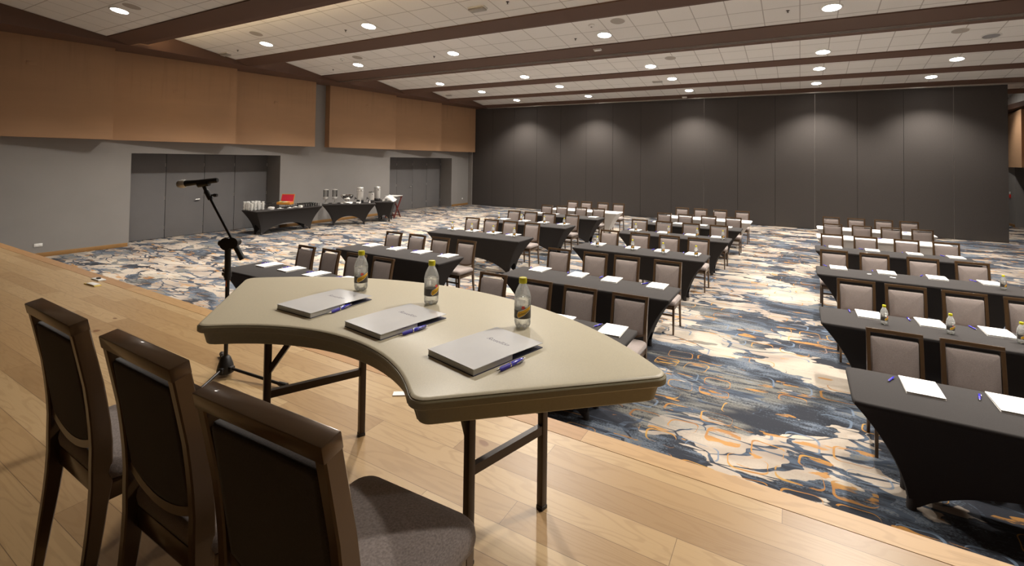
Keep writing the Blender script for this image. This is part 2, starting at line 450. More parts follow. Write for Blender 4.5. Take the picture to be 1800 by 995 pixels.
# ------------------------------------------------------------------ camera
cam = bpy.data.cameras.new('camera'); co = bpy.data.objects.new('camera', cam); C.objects.link(co)
Rv = Vector((0.86266204, 0.5055798, 0.0142571)); Uv = Vector((-2.21528639e-04, -2.78106083e-02, 9.99613186e-01)); Fv = Vector((-0.50578074, 0.86233151, 0.02387916))
co.matrix_world = Matrix(((Rv.x, Uv.x, -Fv.x, 0), (Rv.y, Uv.y, -Fv.y, 0), (Rv.z, Uv.z, -Fv.z, 2.40), (0, 0, 0, 1)))
cam.sensor_fit = 'HORIZONTAL'; cam.sensor_width = 36; cam.lens = 863.717/1800*36; cam.shift_y = (259.687-497.5)/1800
cam.clip_start = .05; cam.clip_end = 100
bpy.context.scene.camera = co

# ------------------------------------------------------------------ room shell
XW, XR, YB, YF, YP = -15.07, 7.36, -4.2, 28.2, 21.22
m = MB(); m.box(((XW+XR)/2-.3, (2.4+YF)/2, -.05), (XR-XW+1.6, YF-2.4+.4, .1)); struct(m, 'floor', 'carpet')

HS = .97
def stage_edge(x): return 2.498 - .0152*(x+1.1)
m = MB()
x0, x1 = XW, XR
def stage_poly(mb, ya, yb, za, zb):
    pts = lambda f: [(x0, f(x0)), (x1, f(x1))]
    A = [(x0, ya(x0)), (x1, ya(x1)), (x1, yb(x1)), (x0, yb(x0))]
    mb.loft([[(p[0], p[1], za) for p in A], [(p[0], p[1], zb) for p in A]])
stage_poly(m, lambda x: YB, lambda x: stage_edge(x)-.121, 0, HS)
struct(m, 'stage', 'oak', smooth=False)
m = MB(); stage_poly(m, lambda x: stage_edge(x)-.1165, lambda x: stage_edge(x), HS-.06, HS)
struct(m, 'trim_1', 'nosing', smooth=False)
m = MB(); stage_poly(m, lambda x: stage_edge(x)-.121, lambda x: stage_edge(x)-.03, 0.0, HS-.061)
struct(m, 'trim_2', 'beam', smooth=False)

# left wall with two door recesses
DR = [(6.05, 10.32), (15.44, 19.75)]; DH = 2.42
def wall_side(name, X0, X1, holes, ya, yb, extra=()):
    m = MB(); y = ya
    for a, b in holes:
        m.box(((X0+X1)/2, (y+a)/2, 2.95), (abs(X1-X0), a-y, 5.9)); m.box(((X0+X1)/2, (a+b)/2, (DH+5.9)/2), (abs(X1-X0), b-a, 5.9-DH)); y = b
    m.box(((X0+X1)/2, (y+yb)/2, 2.95), (abs(X1-X0), yb-y, 5.9))
    for c, d in extra: m.box(c, d)
    return struct(m, name, 'wall', smooth=False)
wall_side('wall_left', XW-.9, XW, DR, YB, YF, [((-14.95, YP+.03, 2.5), (.24, .16, 5.02))])
wall_side('wall_right', XR+.6, XR, [(23.0, 26.95)], YB, YF)
m = MB(); m.box(((XW+XR)/2, YF+.1, 2.95), (XR-XW+2, .2, 5.9)); struct(m, 'wall_far', 'wall', smooth=False)
m = MB(); m.box(((XW+XR)/2, YB-.1, 2.95), (XR-XW+2, .2, 5.9)); struct(m, 'wall_rear', 'rear_absorber', smooth=False)
m = MB(); m.box(((XW+XR)/2, (YB+YF)/2, 5.98), (XR-XW+2, YF-YB, .1)); struct(m, 'ceiling_deck', 'beam', smooth=False)['label'] = 'dark deck above the ceiling'

def door(name, X, seams, handle_y, xin):
    e = thing(name, None, None); e['kind'] = 'structure'
    sg = 1 if xin > X else -1
    for a, b in zip(seams, seams[1:]):
        m = MB(); m.box((X, (a+b)/2, DH/2), (.05, b-a-.012, DH-.02), b=.004); lf = m.build('leaf', 'door', e)
        m = MB()
        for z in (.3, 1.15, 2.1): m.tube([(X+sg*.028, b-.02, z-.05), (X+sg*.028, b-.02, z+.05)], .009, 8)
        m.build('hinge', 'alu', lf)
        if a < handle_y < b:
            m = MB(); m.box((X+sg*.03, handle_y, 1.06), (.012, .05, .05), b=.003)
            m.tube([(X+sg*.03, handle_y, 1.06), (X+sg*.08, handle_y, 1.06), (X+sg*.08, handle_y-.12, 1.06)], .011, 8)
            m.build('handle', 'alu', lf)
    m = MB(); m.box((X-sg*.05, (seams[0]+seams[-1])/2, DH/2), (.04, seams[-1]-seams[0], DH)); m.build('backing', 'darkgap', e)
door('door_1', -15.80, [6.05, 7.20, 8.26, 9.20, 10.32], 8.11, XW)
door('door_2', -15.80, [15.44, 16.61, 17.67, 18.69, 19.75], 17.55, XW)
door('door_3', 7.86, [23.0, 24.0, 25.0, 26.0, 26.95], 24.9, XR)

for i, (a, b) in enumerate(((stage_edge(-15)+.02, 6.02), (10.35, 15.41), (19.78, YP-.06))):
    m = MB(); m.box((XW+.011, (a+b)/2, .05), (.022, b-a, .10), b=.004); struct(m, 'baseboard_left', 'baseboard')
m = MB(); m.box((XR-.011, 27.6, .05), (.022, 1.2, .10), b=.004); struct(m, 'baseboard_right', 'baseboard')

for y, z, lab in ((4.284, .281, 'white socket plate low on the grey wall near the stage end'), (20.68, .344, 'small white socket plate on the grey wall beside the dark partition')):
    t = thing('wall_socket', lab, 'socket', (XW, y, z))
    w = .15 if y < 10 else .09
    m = MB(); m.box((.006, 0, 0), (.012, w, .075), b=.004); m.build('plate', 'white_plastic', t)
    for q in ((-.035, .035) if y < 10 else (0,)):
        m = MB(); m.box((.013, q, 0), (.006, .045, .045), b=.002); m.build('outlet', 'white_plastic', t)

# sawtooth ceiling: sloping tile bays that end in slanted brown beams
TIP = [-3.4, -.45, 2.62, 5.48, 8.46, 12.02, 15.03, 18.02, 21.22, 24.2, 27.2]
LOW = [None, -.92, 2.15, 5.007, 8.04, 10.96, 14.74, 17.87, 20.72, 23.73, 26.73]
ZT, ZL, SL = 5.013, 5.139, .154
XB0, XB1 = -13.92, 6.21
m = MB()
for i in range(1, len(TIP)):
    a, b = TIP[i-1], LOW[i]; zh = ZL + SL*(b-a)
    pr = [(a, zh), (b+.05, ZL-SL*.05), (b+.05, ZL+.05), (a, zh+.05)]
    xe = XR if i >= 9 else XB1+.3; m.loft([[(XB0-.3, y, z) for y, z in pr], [(xe, y, z) for y, z in pr]])
a = TIP[-1]; m.box(((XB0+XB1)/2, (a+YF)/2, 5.4), (XB1-XB0+.6, YF-a, .05))
struct(m, 'ceiling', 'ceiling', smooth=False)
def ceil_z(y):
    for i in range(1, len(TIP)):
        if TIP[i-1] <= y <= LOW[i]: return ZL + SL*(LOW[i]-y)
    return ZL
for i in range(1, len(TIP)):
    b, c = LOW[i], TIP[i]
    zn = ZL + SL*(LOW[i+1]-c) if i+1 < len(TIP) else 5.5
    pr = [(b+.012, ZL-.028), (c, ZT), (c, zn+.12), (c-.05, zn+.12), (b+.012, ZL+.10)]
    m = MB(); xe = XR if i >= 9 else XB1+.02; m.loft([[(XB0-.02, y, z) for y, z in pr], [(xe, y, z) for y, z in pr]])
    struct(m, 'beam', 'beam', smooth=False)
for nm, xa, xb, yb, za, zb, mt in (('bulkhead_left', XW, XB0, YF, ZT, 5.93, 'beam'), ('bulkhead_right', XB1, XR, YP+.12, ZT, 5.93, 'beam')):
    m = MB(); m.box(((xa+xb)/2, (YB+yb)/2, (za+zb)/2), (xb-xa, yb-YB, zb-za)); struct(m, nm, mt, smooth=False)
m = MB(); m.loft([[(x, y, z) for x, z in ((XR, 4.52), (XR-.42, 4.60), (XR-.42, 4.78), (XR, 4.78))] for y in (YP+.2, YF)]); struct(m, 'trim_5', 'beam', smooth=False)
m = MB(); m.box((XR-.12, (YP+.2+YF)/2, 5.1), (.20, YF-YP-.2, .62)); struct(m, 'bulkhead_right', 'ceiling', smooth=False)
# partition tracks
def facet_z(i, y): return ZL-.028 + (ZT-ZL+.028)*(y-LOW[i]-.012)/(TIP[i]-LOW[i]-.012)
for i, y in ((5, 11.72), (8, 21.17)):
    m = MB(); z = facet_z(i, y)
    m.box(((XB0+XB1)/2, y-.035, z-.006), (XB1-XB0, .022, .03)); m.box(((XB0+XB1)/2, y+.035, z-.012), (XB1-XB0, .022, .03))
    struct(m, 'trim_3' if i == 5 else 'trim_4', 'alu', smooth=False)
# warm cove strips lying behind the beams
CN = {3: 'nearest the stage', 4: 'second from the stage', 5: 'third from the stage', 6: 'fourth from the stage', 7: 'fifth from the stage'}
for i in CN:
    t = thing('cove_light', 'warm light strip hidden behind the brown beam ' + CN[i], 'light', (0, TIP[i], 5.10), 0, 'cove strips')
    m = MB(); m.box(((XB0+XB1)/2, .17, 0), (XB1-XB0-.2, .32, .02)); m.build('ledge', 'beam', t)
    m = MB(); m.box(((XB0+XB1)/2, .29, .018), (XB1-XB0-.3, .035, .012)); m.build('strip', 'cove_warm' if i == 3 else 'cove', t)

# slanted brown wall panels
PY = [(2.5, 5.457), (5.457, 8.514), (8.514, 11.31), (12.085, 15.27), (15.27, 18.31), (18.31, 21.12)]
PN = ['nearest the stage', 'second from the stage', 'just left of the grey strip', 'just right of the grey strip', 'second from the far corner', 'in the far corner beside the partition']
CV = [(3.98, 4.40), (6.95, 4.13), (9.93, 4.14), (13.77, 4.43), (17.85, 3.66), None]
for i, (a, b) in enumerate(PY):
    t = thing('acoustic_panel', 'slanted brown panel high on the left wall, ' + PN[i], 'wall panel', (XW, a, 2.75), 0, 'slanted brown wall panels')
    L = b-a; n0 = .24 if i == 3 else .07; n1 = .46
    P = [(0, 0), (n0, 0), (n1, L-.003), (0, L-.003)]
    m = MB(); m.loft([[(x, y, 0) for x, y in P], [(x, y, ZT-2.75-.002) for x, y in P]]); m.build('panel_board', 'panel', t, smooth=False)
    if CV[i]:
        y, z = CV[i]; y -= a; z -= 2.75; x = n0+(n1-n0)*y/L; an = -math.atan2(n1-n0, L)
        m = MB(); m.box((x+.004, y, z), (.012, .17 if i < 2 else .12, .085), rz=an, b=.004); m.build('cover_plate', 'panel', t)
t = thing('acoustic_panel', 'brown wall panel seen past the right end of the partition', 'wall panel', (XR-.001, 22.0, 2.37))
m = MB(); P = [(0, 0), (-.3, 0), (-.08, 3.0), (-.08, 3.0), (-.35, 3.0), (-.08, 5.6), (0, 5.6)]
m.loft([[(x, y, 0) for x, y in P], [(x, y, 4.519-2.37) for x, y in P]]); m.build('panel_board', 'panel', t, smooth=False)
t = thing('fire_call_point', 'tiny red and white fire call point past the partition end', 'fire alarm', (XR-.02, 27.45, 1.2))
m = MB(); m.box((0, 0, 0), (.04, .12, .14), b=.008); m.build('housing', 'red', t)
m = MB(); m.box((0, 0, .13), (.02, .12, .1), b=.004); m.build('sign_plate', 'white_plastic', t)

# movable partition
PX = [-14.83, -13.61, -12.33, -11.05, -9.78, -8.49, -7.23, -5.97, -4.66, -3.38, -2.12, -.82, .47, 1.75, 3.05, 4.35, 5.654]
e = thing('partition', None, None, (0, YP, 0)); e['kind'] = 'structure'
for a, b in zip(PX, PX[1:]):
    m = MB(); m.box(((a+b)/2, .05, 2.5), (b-a-.009, .1, 4.98), b=.003); m.build('partition_panel', 'partition', e, smooth=False)
for i, a in enumerate(PX[1:-1]):
    m = MB(); m.box((a, .06, 2.5), (.0085, .1, 4.97)); m.build('seam_strip', 'alu' if i in (8, 11, 14) else 'darkgap', e, smooth=False)

# ------------------------------------------------------------------ ceiling fittings
def tilt(o): o.rotation_euler = (-math.atan(SL), 0, 0)
BAYY = {3: 4.38, 4: 7.48, 5: 10.46, 6: 14.41, 7: 17.20, 8: 20.18}
BAYN = {3: 'first', 4: 'second', 5: 'third', 6: 'fourth', 7: 'fifth', 8: 'sixth', 9: 'seventh'}
LX = [-11.61, -8.0, -3.78, .49, 3.60]
LN = ['nearest the left wall', 'second from the left wall', 'at mid room', 'second from the right', 'rightmost']
proto = None
SPOT = 570
def downlight(x, y, lab, lit=True, watts=None):
    global proto
    z = ceil_z(y)
    if lit and proto is None:
        t = thing('downlight', lab, 'ceiling light', (x, y, z), 0, 'round recessed downlights')
        m = MB(); m.lathe([(.145, .0), (.145, -.012), (.165, -.014), (.175, -.006), (.175, 0)], seg=32, cap0=False, cap1=False); m.build('trim_ring', 'white_plastic', t)
        m = MB(); m.lathe([(.146, -.006), (.07, -.012), (.004, -.014)], seg=32, cap0=False); m.build('diffuser', 'lamp', t)
        proto = t
    elif lit: t = dup(proto, lab, (x, y, z), 0, 'round recessed downlights')
    else:
        t = thing('downlight', lab, 'ceiling light', (x, y, z), 0)
        m = MB(); m.lathe([(.145, .0), (.145, -.012), (.165, -.014), (.175, -.006), (.175, 0)], seg=32, cap0=False, cap1=False); m.build('trim_ring', 'white_plastic', t)
        m = MB(); m.lathe([(.146, -.004), (.07, -.006), (.004, -.007)], seg=32, cap0=False); m.build('diffuser', 'off_lamp', t)
    tilt(t)
    if lit:
        L = None if watts else bpy.data.lights.get('downlight_beam')
        if L is None:
            L = bpy.data.lights.new('dim_beam' if watts else 'downlight_beam', 'SPOT'); L.energy = watts or SPOT; L.color = (1, .935, .85)
            L.spot_size = R(122); L.spot_blend = .65; L.shadow_soft_size = .11
        o = bpy.data.objects.new('downlight_beam', L); C.objects.link(o); o.location = (x, y, z-.05); o.rotation_euler = (-math.atan(SL), 0, 0)
for i in range(3, 9):
    for j, x in enumerate(LX):
        y = BAYY[i]
        if i == 3 and j == 1: continue          # that one lies above the frame and was off
        if i == 6 and j == 4: downlight(3.55, 14.28, 'unlit grey round downlight at the right end of the fourth ceiling bay', False)
        else: downlight(x, y, 'glowing round downlight in the %s ceiling bay, %s' % (BAYN[i], LN[j]), watts={0: SPOT*.4, 2: SPOT*.6, 3: SPOT*.55, 4: SPOT*.5}[j] if i == 3 else None)
downlight(5.75, 22.3, 'glowing round downlight beyond the right end of the partition', watts=SPOT*.5)
downlight(5.9, 25.6, 'added glowing round downlight far beyond the partition, hidden by the last beam', watts=SPOT*.4)  # unseen lamp added to brighten the area past the partition
downlight(-4, 25, 'glowing round downlight in the space behind the partition')

def disc(name, x, y, lab, cat, r, mt, h=.008, grp=None):
    t = thing(name, lab, cat, (x, y, ceil_z(y)), 0, grp)
    m = MB(); m.lathe([(r, 0), (r, -h*.6), (r*.93, -h), (r*.9, -h*.8)], seg=28, cap0=False, cap1=False); m.build('bezel', 'white_plastic', t)
    m = MB(); m.lathe([(r*.91, -h*.7), (r*.5, -h*.9), (.003, -h)], seg=28, cap0=False); m.build('grille', mt, t); tilt(t)
K = 1.0957
SP = [(-10.11, 3.99, 'beside the lamp nearest the left wall in the first bay'), (-10.2, 6.33, 'beside the lamp nearest the left wall in the second bay'),
      (-10.11, 9.08, 'beside the leftmost lamp of the third bay'), (-2.99, 8.99, 'right of the mid lamp in the third bay'),
      (-2.83, 12.67, 'right of the mid lamp in the fourth bay'), (2.69, 12.6, 'beside the unlit lamp in the fourth bay'), (-3.41, 15.75, 'at mid room in the fifth bay')]
for x, y, l in SP: disc('ceiling_speaker', x*K, y*K, 'round flush ceiling speaker ' + l, 'speaker', .165, 'grille', .006, 'round ceiling speakers')
for x, y, l in ((-10.67, 9.07, 'near the left wall'), (-3.52, 9.01, 'at mid room')):
    t = thing('smoke_detector', 'cream domed smoke detector in the third ceiling bay, ' + l, 'smoke detector', (x*K, y*K, ceil_z(y*K)))
    m = MB(); m.lathe([(.065, 0), (.065, -.02), (.045, -.04), (.003, -.045)], seg=20, cap0=False); m.build('dome', 'white_plastic', t)
    m = MB(); m.lathe([(.02, -.044), (.018, -.055), (.003, -.056)], seg=12, cap0=False); m.build('sensor', 'grey_plastic', t); tilt(t)
for x, y, l in ((-11.82, 6.88, 'the second bay near the left wall'), (-7.96, 6.83, 'the second bay left of its second lamp'), (-4.13, 6.83, 'the second bay at the top of the picture'),
                (-11.75, 9.66, 'the third bay near the left wall'), (-7.93, 9.59, 'the third bay left of its second lamp'), (-4.09, 9.56, 'the third bay left of its mid lamp'), (-.18, 9.46, 'the third bay toward the right')):
    t = thing('sprinkler', 'tiny pendant sprinkler head in ' + l, 'sprinkler', (x*K, y*K, ceil_z(y*K)))
    m = MB(); m.lathe([(.03, 0), (.03, -.006), (.008, -.008), (.008, -.035), (.02, -.04), (.003, -.042)], seg=12, cap0=False); m.build('head', 'leg_metal', t)
for x, y, l, sz in ((-12.45, 6.95, 'in the second bay against the left bulkhead', (.34, .15, .09)), (-4.74, 6.86, 'in the second bay at mid room', (.36, .15, .09)),
                    (-12.28, 15.82, 'in the fifth bay near the left wall', (.30, .15, .07)), (-3.94, 15.87, 'in the fifth bay at mid room', (.36, .16, .07))):
    t = thing('emergency_light', 'grey boxy emergency light on the ceiling ' + l, 'emergency light', (x*K, y*K, ceil_z(y*K)+.03))
    m = MB(); m.box((0, 0, -sz[2]*.3), (sz[0], sz[1], sz[2]*.6), b=.008); m.build('housing', 'white_plastic', t)
    m = MB(); m.box((0, 0, -sz[2]*.78), (sz[0]*.94, sz[1]*.9, sz[2]*.42), b=.012); m.build('lens', 'grey_plastic', t); tilt(t)
for x, y, i, l in ((-4.216, 11.20, 5, 'under the third beam at mid room'), (-4.10, 20.95, 8, 'under the last beam above the partition')):
    t = thing('motion_sensor', 'small white tilted sensor ' + l, 'sensor', (x, y, facet_z(i, y)+.022))
    m = MB(); m.box((0, 0, -.03), (.19, .11, .05), b=.012); m.build('housing', 'white_plastic', t)
    m = MB(); m.box((0, -.01, -.06), (.15, .08, .02), b=.006); m.build('lens', 'white_plastic', t)
    t.rotation_euler = (-.25, 0, 0)

# ------------------------------------------------------------------ banquet chair
CH, CW = .924, .403
def sy(z):   # side profile of the rear stile
    K_ = [(0, -.245), (.12, -.232), (.25, -.216), (.40, -.203), (.55, -.206), (.70, -.226), (.924, -.275)]
    for (a, ya), (b, yb) in zip(K_, K_[1:]):
        if z <= b: return ya + (yb-ya)*(z-a)/(b-a)
    return K_[-1][1]
def stile_bm(mb, sx, za, zb, n=8):
    lo = []
    for i in range(n+1):
        z = za+(zb-za)*i/n; y = sy(z); w = .030; d = .045+.010*math.exp(-((z-.45)/.22)**2)
        if z < .4: w = .024+.006*z/.4; d = .03+.02*z/.4
        xo = sx*(CW/2-w/2); b = .004
        lo.append([(xo+px*w/2-math.copysign(b, px)*(1 if q else 0), y+py*d/2-math.copysign(b, py)*(0 if q else 1), z)
                   for px, py, q in ((1, 1, 1), (1, 1, 0), (1, -1, 0), (1, -1, 1), (-1, -1, 1), (-1, -1, 0), (-1, 1, 0), (-1, 1, 1))])
    mb.loft(lo)
def pad_outline(w, z0, z1, drop, n=10, r=.012):
    P = []
    for i in range(n+1):
        u = -1+2*i/n; P.append((u*w/2, z0-drop*(1-u*u)))
    P += [(w/2, z1-r), (w/2-r*.3, z1-r*.3), (w/2-r, z1), (-w/2+r, z1), (-w/2+r*.3, z1-r*.3), (-w/2, z1-r)]
    return P
def make_chair(label, group, loc, rz):
    t = thing('banquet_chair', label, 'chair', loc, rz, group)
    # seat cushion
    m = MB(); lo = []
    def ring(w, d, r, z, cz=0., crown=0.):
        return [(x, y+.012, z) for x, y in rrect(w, d, r, 5)]
    lo = [ring(.385, .40, .04, .405), ring(.415, .43, .045, .412), ring(.425, .44, .05, .435), ring(.42, .435, .05, .458), ring(.40, .415, .05, .472), ring(.34, .35, .05, .480), ring(.2, .21, .05, .486), ring(.05, .05, .02, .487)]
    m.loft(lo); m.build('seat', 'chair_fabric', t, sharp=60)
    m = MB()
    for s in (-1, 1): m.box((s*.185, .0, .375), (.024, .40, .06), b=.003)
    m.box((0, .195, .375), (.37, .024, .06), b=.003); m.box((0, -.19, .375), (.35, .022, .06), b=.003); m.build('seat_frame', 'chair_frame', t)
    # upholstered back
    m = MB(); W = CW-.062; O = pad_outline(W,   .540, .858, .035); lo = []
    cz = .69
    for sc, dy in ((.90, -.020), (.97, -.018), (1.0, -.010), (1.0, .008), (.975, .020), (.93, .026), (.6, .030), (.1, .031)):
        lo.append([(x*sc, sy(cz+(z-cz)*sc)+dy, cz+(z-cz)*sc) for x, z in O])
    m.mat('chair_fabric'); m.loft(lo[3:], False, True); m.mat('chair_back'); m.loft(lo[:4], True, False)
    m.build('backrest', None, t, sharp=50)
    m = MB()
    for s in (-1, 1): stile_bm(m, s, .40, CH-.014, 8)
    m.box((0, sy(.908)-.001, .9065), (CW+.001, .047, .036), M=Matrix.Rotation(.21, 3, 'X'), b=.003)
    n = 10; lo = []
    for i in range(n+1):
        u = -1+2*i/n; x = u*(CW/2-.028); zc = .535-.040*(1-u*u)
        lo.append([(x, sy(zc)+.018, zc+.012), (x, sy(zc)-.018, zc+.012), (x, sy(zc)-.018, zc-.012), (x, sy(zc)+.018, zc-.012)])
    m.loft(lo); m.build('back_frame', 'chair_frame', t)
    for s in (-1, 1):
        m = MB(); stile_bm(m, s, 0, .40, 6); m.build('leg', 'chair_frame', t)
        m = MB(); lo = []
        for z, w in ((0, .022), (.35, .030), (.405, .030)):
            lo.append([(s*.183+px*w/2, .192+py*w/2, z) for px, py in ((1, 1), (-1, 1), (-1, -1), (1, -1))])
        m.loft(lo); m.build('leg', 'chair_frame', t)
    m = MB(); m.box((0, .192, .265), (.345, .016, .026), b=.003); m.build('stretcher', 'chair_frame', t)
    return t
stg = [(-2.058, .633, 'leftmost of three on the stage'), (-1.487, .635, 'middle one of three on the stage'), (-.934, .606, 'nearest of three on the stage')]
chair0 = None
for i, (x, y, l) in enumerate(stg):
    lab = 'shaded-back bronze-framed chair behind the curved table, ' + l
    y += .275; rz = R((-1.5, -1.0, 1.6)[i])
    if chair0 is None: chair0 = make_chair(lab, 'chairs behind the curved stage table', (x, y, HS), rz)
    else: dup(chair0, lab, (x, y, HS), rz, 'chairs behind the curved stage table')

# ------------------------------------------------------------------ audience rows
TZ = .747; TL, TD = 2.38, .69
def make_table(name, label, L, D, mt, loc, rz, group=None, arch=.28, arche=.22, ix=.33, iy=.20, seg=28):
    t = thing(name, label, 'table', loc, rz, group)
    # stretch cover, lofted from the rounded top down to four feet
    r = .035; m = MB(); P = []
    def side(p, q, n, k, ar): 
        for i in range(n): P.append((p[0]+(q[0]-p[0])*i/n, p[1]+(q[1]-p[1])*i/n, k, i/n, ar))
    hx, hy = L/2, D/2; ne = max(10, seg//2)
    side((-hx, -hy), (hx, -hy), seg, 0, arch); side((hx, -hy), (hx, hy), ne, 1, arche); side((hx, hy), (-hx, hy), seg, 2, arch); side((-hx, hy), (-hx, -hy), ne, 3, arche)
    def rnd(x, y, ins):
        x, y = x*(hx-ins)/hx, y*(hy-ins)/hy
        ax, ay = abs(x)-(hx-ins-r), abs(y)-(hy-ins-r)
        if ax > 0 and ay > 0:
            l = math.hypot(ax, ay)
            if l > r:
                x = math.copysign(hx-ins-r+ax*r/l, x); y = math.copysign(hy-ins-r+ay*r/l, y)
        return x, y
    loops = []
    for ins, z in ((.014, TZ), (.004, TZ-.003), (0, TZ-.010), (0, TZ-.030), (.006, TZ-.036)):
        loops.append([(*rnd(x, y, ins), z) for x, y, *_ in P])
    K_ = 16
    for j in range(1, K_+1):
        v = j/K_; lp = []
        for x, y, k, u, ar in P:
            x, y = rnd(x, y, .006)
            hem = ar*(max(0, math.sin(PI*u)-.07)/.93)**.68
            hem = max(0.004, hem)
            z = (TZ-.036) - v*((TZ-.036)-hem)
            f = ((TZ-.036)-z)/(TZ-.036); g = 1-(1-f)**1.75
            bow = .0 
            fx, fy = x*(hx-ix)/hx, y*(hy-iy)/hy
            lp.append((x+(fx-x)*g, y+(fy-y)*g, z))
        loops.append(lp)
    m.loft(loops, True, False)
    m.build('stretch_cover', mt, t, sharp=50)
    for sx in (-1, 1):
        for s2 in (-1, 1):
            m = MB(); fx, fy = sx*(hx-ix-.022), s2*(hy-iy-.022)
            m.lathe([(.026, 0), (.030, .004), (.027, .07), (.02, .08)], (fx, fy, 0), 12); m.build('foot_pocket', mt, t)
    return t
# (block, centre X, [(front Y, back Y) ...])
ROWS = {'left': [(4.06, 4.77), (6.10, 6.79), (8.65, 9.32), (10.94, 11.67), (13.09, 13.76), (14.99, 15.68)],
        'middle': [(4.13, 4.82), (6.05, 6.72), (8.69, 9.39), (11.04, 11.76), (13.05, 13.76), (14.95, 15.66)],
        'right': [(4.23, 4.91), (6.11, 6.80), (8.76, 9.46), (11.09, 11.80), (13.08, 13.79), (14.85, 15.54)]}
XC = {'left': [-6.07, -6.07, -6.08, -6.10, -6.08, -6.15], 'middle': [-2.55, -2.53, -2.56, -2.46, -2.43, -2.36],
      'right': [1.51, 1.38, 1.41, 1.45, 1.52, 1.57]}
RN = ['front row', 'second row', 'third row', 'fourth row', 'fifth row', 'last row']
WHITE = {('left', 5), ('middle', 5), ('right', 4), ('right', 5)}
CHX = {'left': [(-6.34, -5.81, -5.29, -4.77), (-6.28, -5.74, -5.22, -4.69), (-6.39, -5.89, -5.41, -4.87), (-6.42, -5.92, -5.41, -4.79), (-6.46, -5.97, -5.38, -4.85), (-6.44, -5.96, -5.40, -4.89)],
       'middle': [(-3.08, -2.51, -1.99, -1.46), (-3.12, -2.55, -2.09, -1.53), (-3.15, -2.56, -2.03, -1.53), (-3.16, -2.62, -2.04, -1.48), (-3.04, -2.51, -1.96, -1.39), (-2.96, -2.45, -1.93, -1.37)],
       'right': [(.65, 1.11, 1.58, 2.05), (.55, 1.00, 1.49, 1.98), (.45, .95, 1.52, 2.05), (.52, 1.04, 1.63, 2.17), (.62, 1.15, 1.66, 2.18), (.67, 1.19, 1.73, 2.22)]}
CHY = {'left': [4.82, 6.59, 9.2, 11.12, 13.13, 15.0], 'middle': [4.87, 6.79, 9.13, 11.23, 13.06, 14.92], 'right': [4.98, 6.92, 9.11, 11.17, 13.1, 14.78]}
KC = 1.11
pt = {}
for blk in ('left', 'middle', 'right'):
    for r in range(6):
        w = (blk, r) in WHITE; a, b = ROWS[blk][r]; c = 'white' if w else 'black'
        lab = '%s stretch-covered conference table, %s of the %s block' % (c, RN[r], blk)
        loc = (XC[blk][r], (a+b)/2, 0)
        if c not in pt: pt[c] = make_table('conference_table', lab, TL, TD, c+'_cloth', loc, 0, 'covered conference tables in rows')
        else: dup(pt[c], lab, loc, 0, 'covered conference tables in rows')
        for j, x in enumerate(CHX[blk][r]):
            lab = 'grey padded bronze-framed chair, %s from left in the %s, %s block' % (ORD[j], RN[r], blk)
            y = CHY[blk][r]*KC
            dup(chair0, lab, (x*KC, y-.275+random.uniform(-.006, .006), 0), PI+R(random.uniform(-1.2, 1.2)), 'chairs behind the conference tables')
PADX = {('left', 0): (-6.08, -5.62, -5.14, -4.64), ('left', 1): (-6.08, -5.54, -5.03, -4.52), ('left', 2): (-6.13, -5.68, -5.18, -4.74), ('left', 3): (-6.19, -5.62, -5.12, -4.61), ('left', 4): (-6.12, -5.68, -5.17, -4.57),
        ('middle', 0): (-2.88, -2.36, -1.87, -1.38), ('middle', 1): (-2.96, -2.42, -1.98, -1.43), ('middle', 2): (-3.01, -2.41, -1.93, -1.45), ('middle', 3): (-2.98, -2.41, -1.87, -1.39), ('middle', 4): (-2.94, -2.47, -1.93, -1.41),
        ('right', 0): (.68, 1.12, 1.56, 2.0), ('right', 1): (.57, 1.03, 1.48, 1.96), ('right', 2): (.46, 1.0, 1.52, 2.03), ('right', 3): (.53, 1.05, 1.61, 2.12)}
PADY = {('left', 0): 4.05, ('left', 1): 5.87, ('left', 2): 8.19, ('left', 3): 10.22, ('left', 4): 11.97, ('middle', 0): 4.10, ('middle', 1): 5.83, ('middle', 2): 8.15, ('middle', 3): 10.26, ('middle', 4): 11.98,
        ('right', 0): 4.15, ('right', 1): 5.865, ('right', 2): 8.27, ('right', 3): 10.27}
BOT = {('left', 2): [(-6.04, 7.97), (-5.59, 8.01), (-5.09, 8.01), (-4.6, 7.97)], ('left', 3): [(-6.21, 10.02), (-5.6, 10.02), (-4.99, 10.0), (-4.5, 10.0)],
       ('middle', 2): [(-2.95, 7.92), (-2.35, 7.93), (-1.86, 7.92), (-1.37, 7.94)], ('middle', 3): [(-2.9, 10.0), (-2.24, 9.98), (-1.71, 10.02), (-1.25, 10.01)],
       ('right', 2): [(2.06, 7.94)], ('right', 1): [(.66, 5.61), (1.12, 5.61), (1.57, 5.64)]}
KT = 1.14
LETTER = text_mesh('Rosellón', .030, .35)
LETTER.materials.append(MT['ink'])
LETTER2 = text_mesh('Rosellón', .026, .35)
LETTER2.materials.append(MT['pale_ink'])

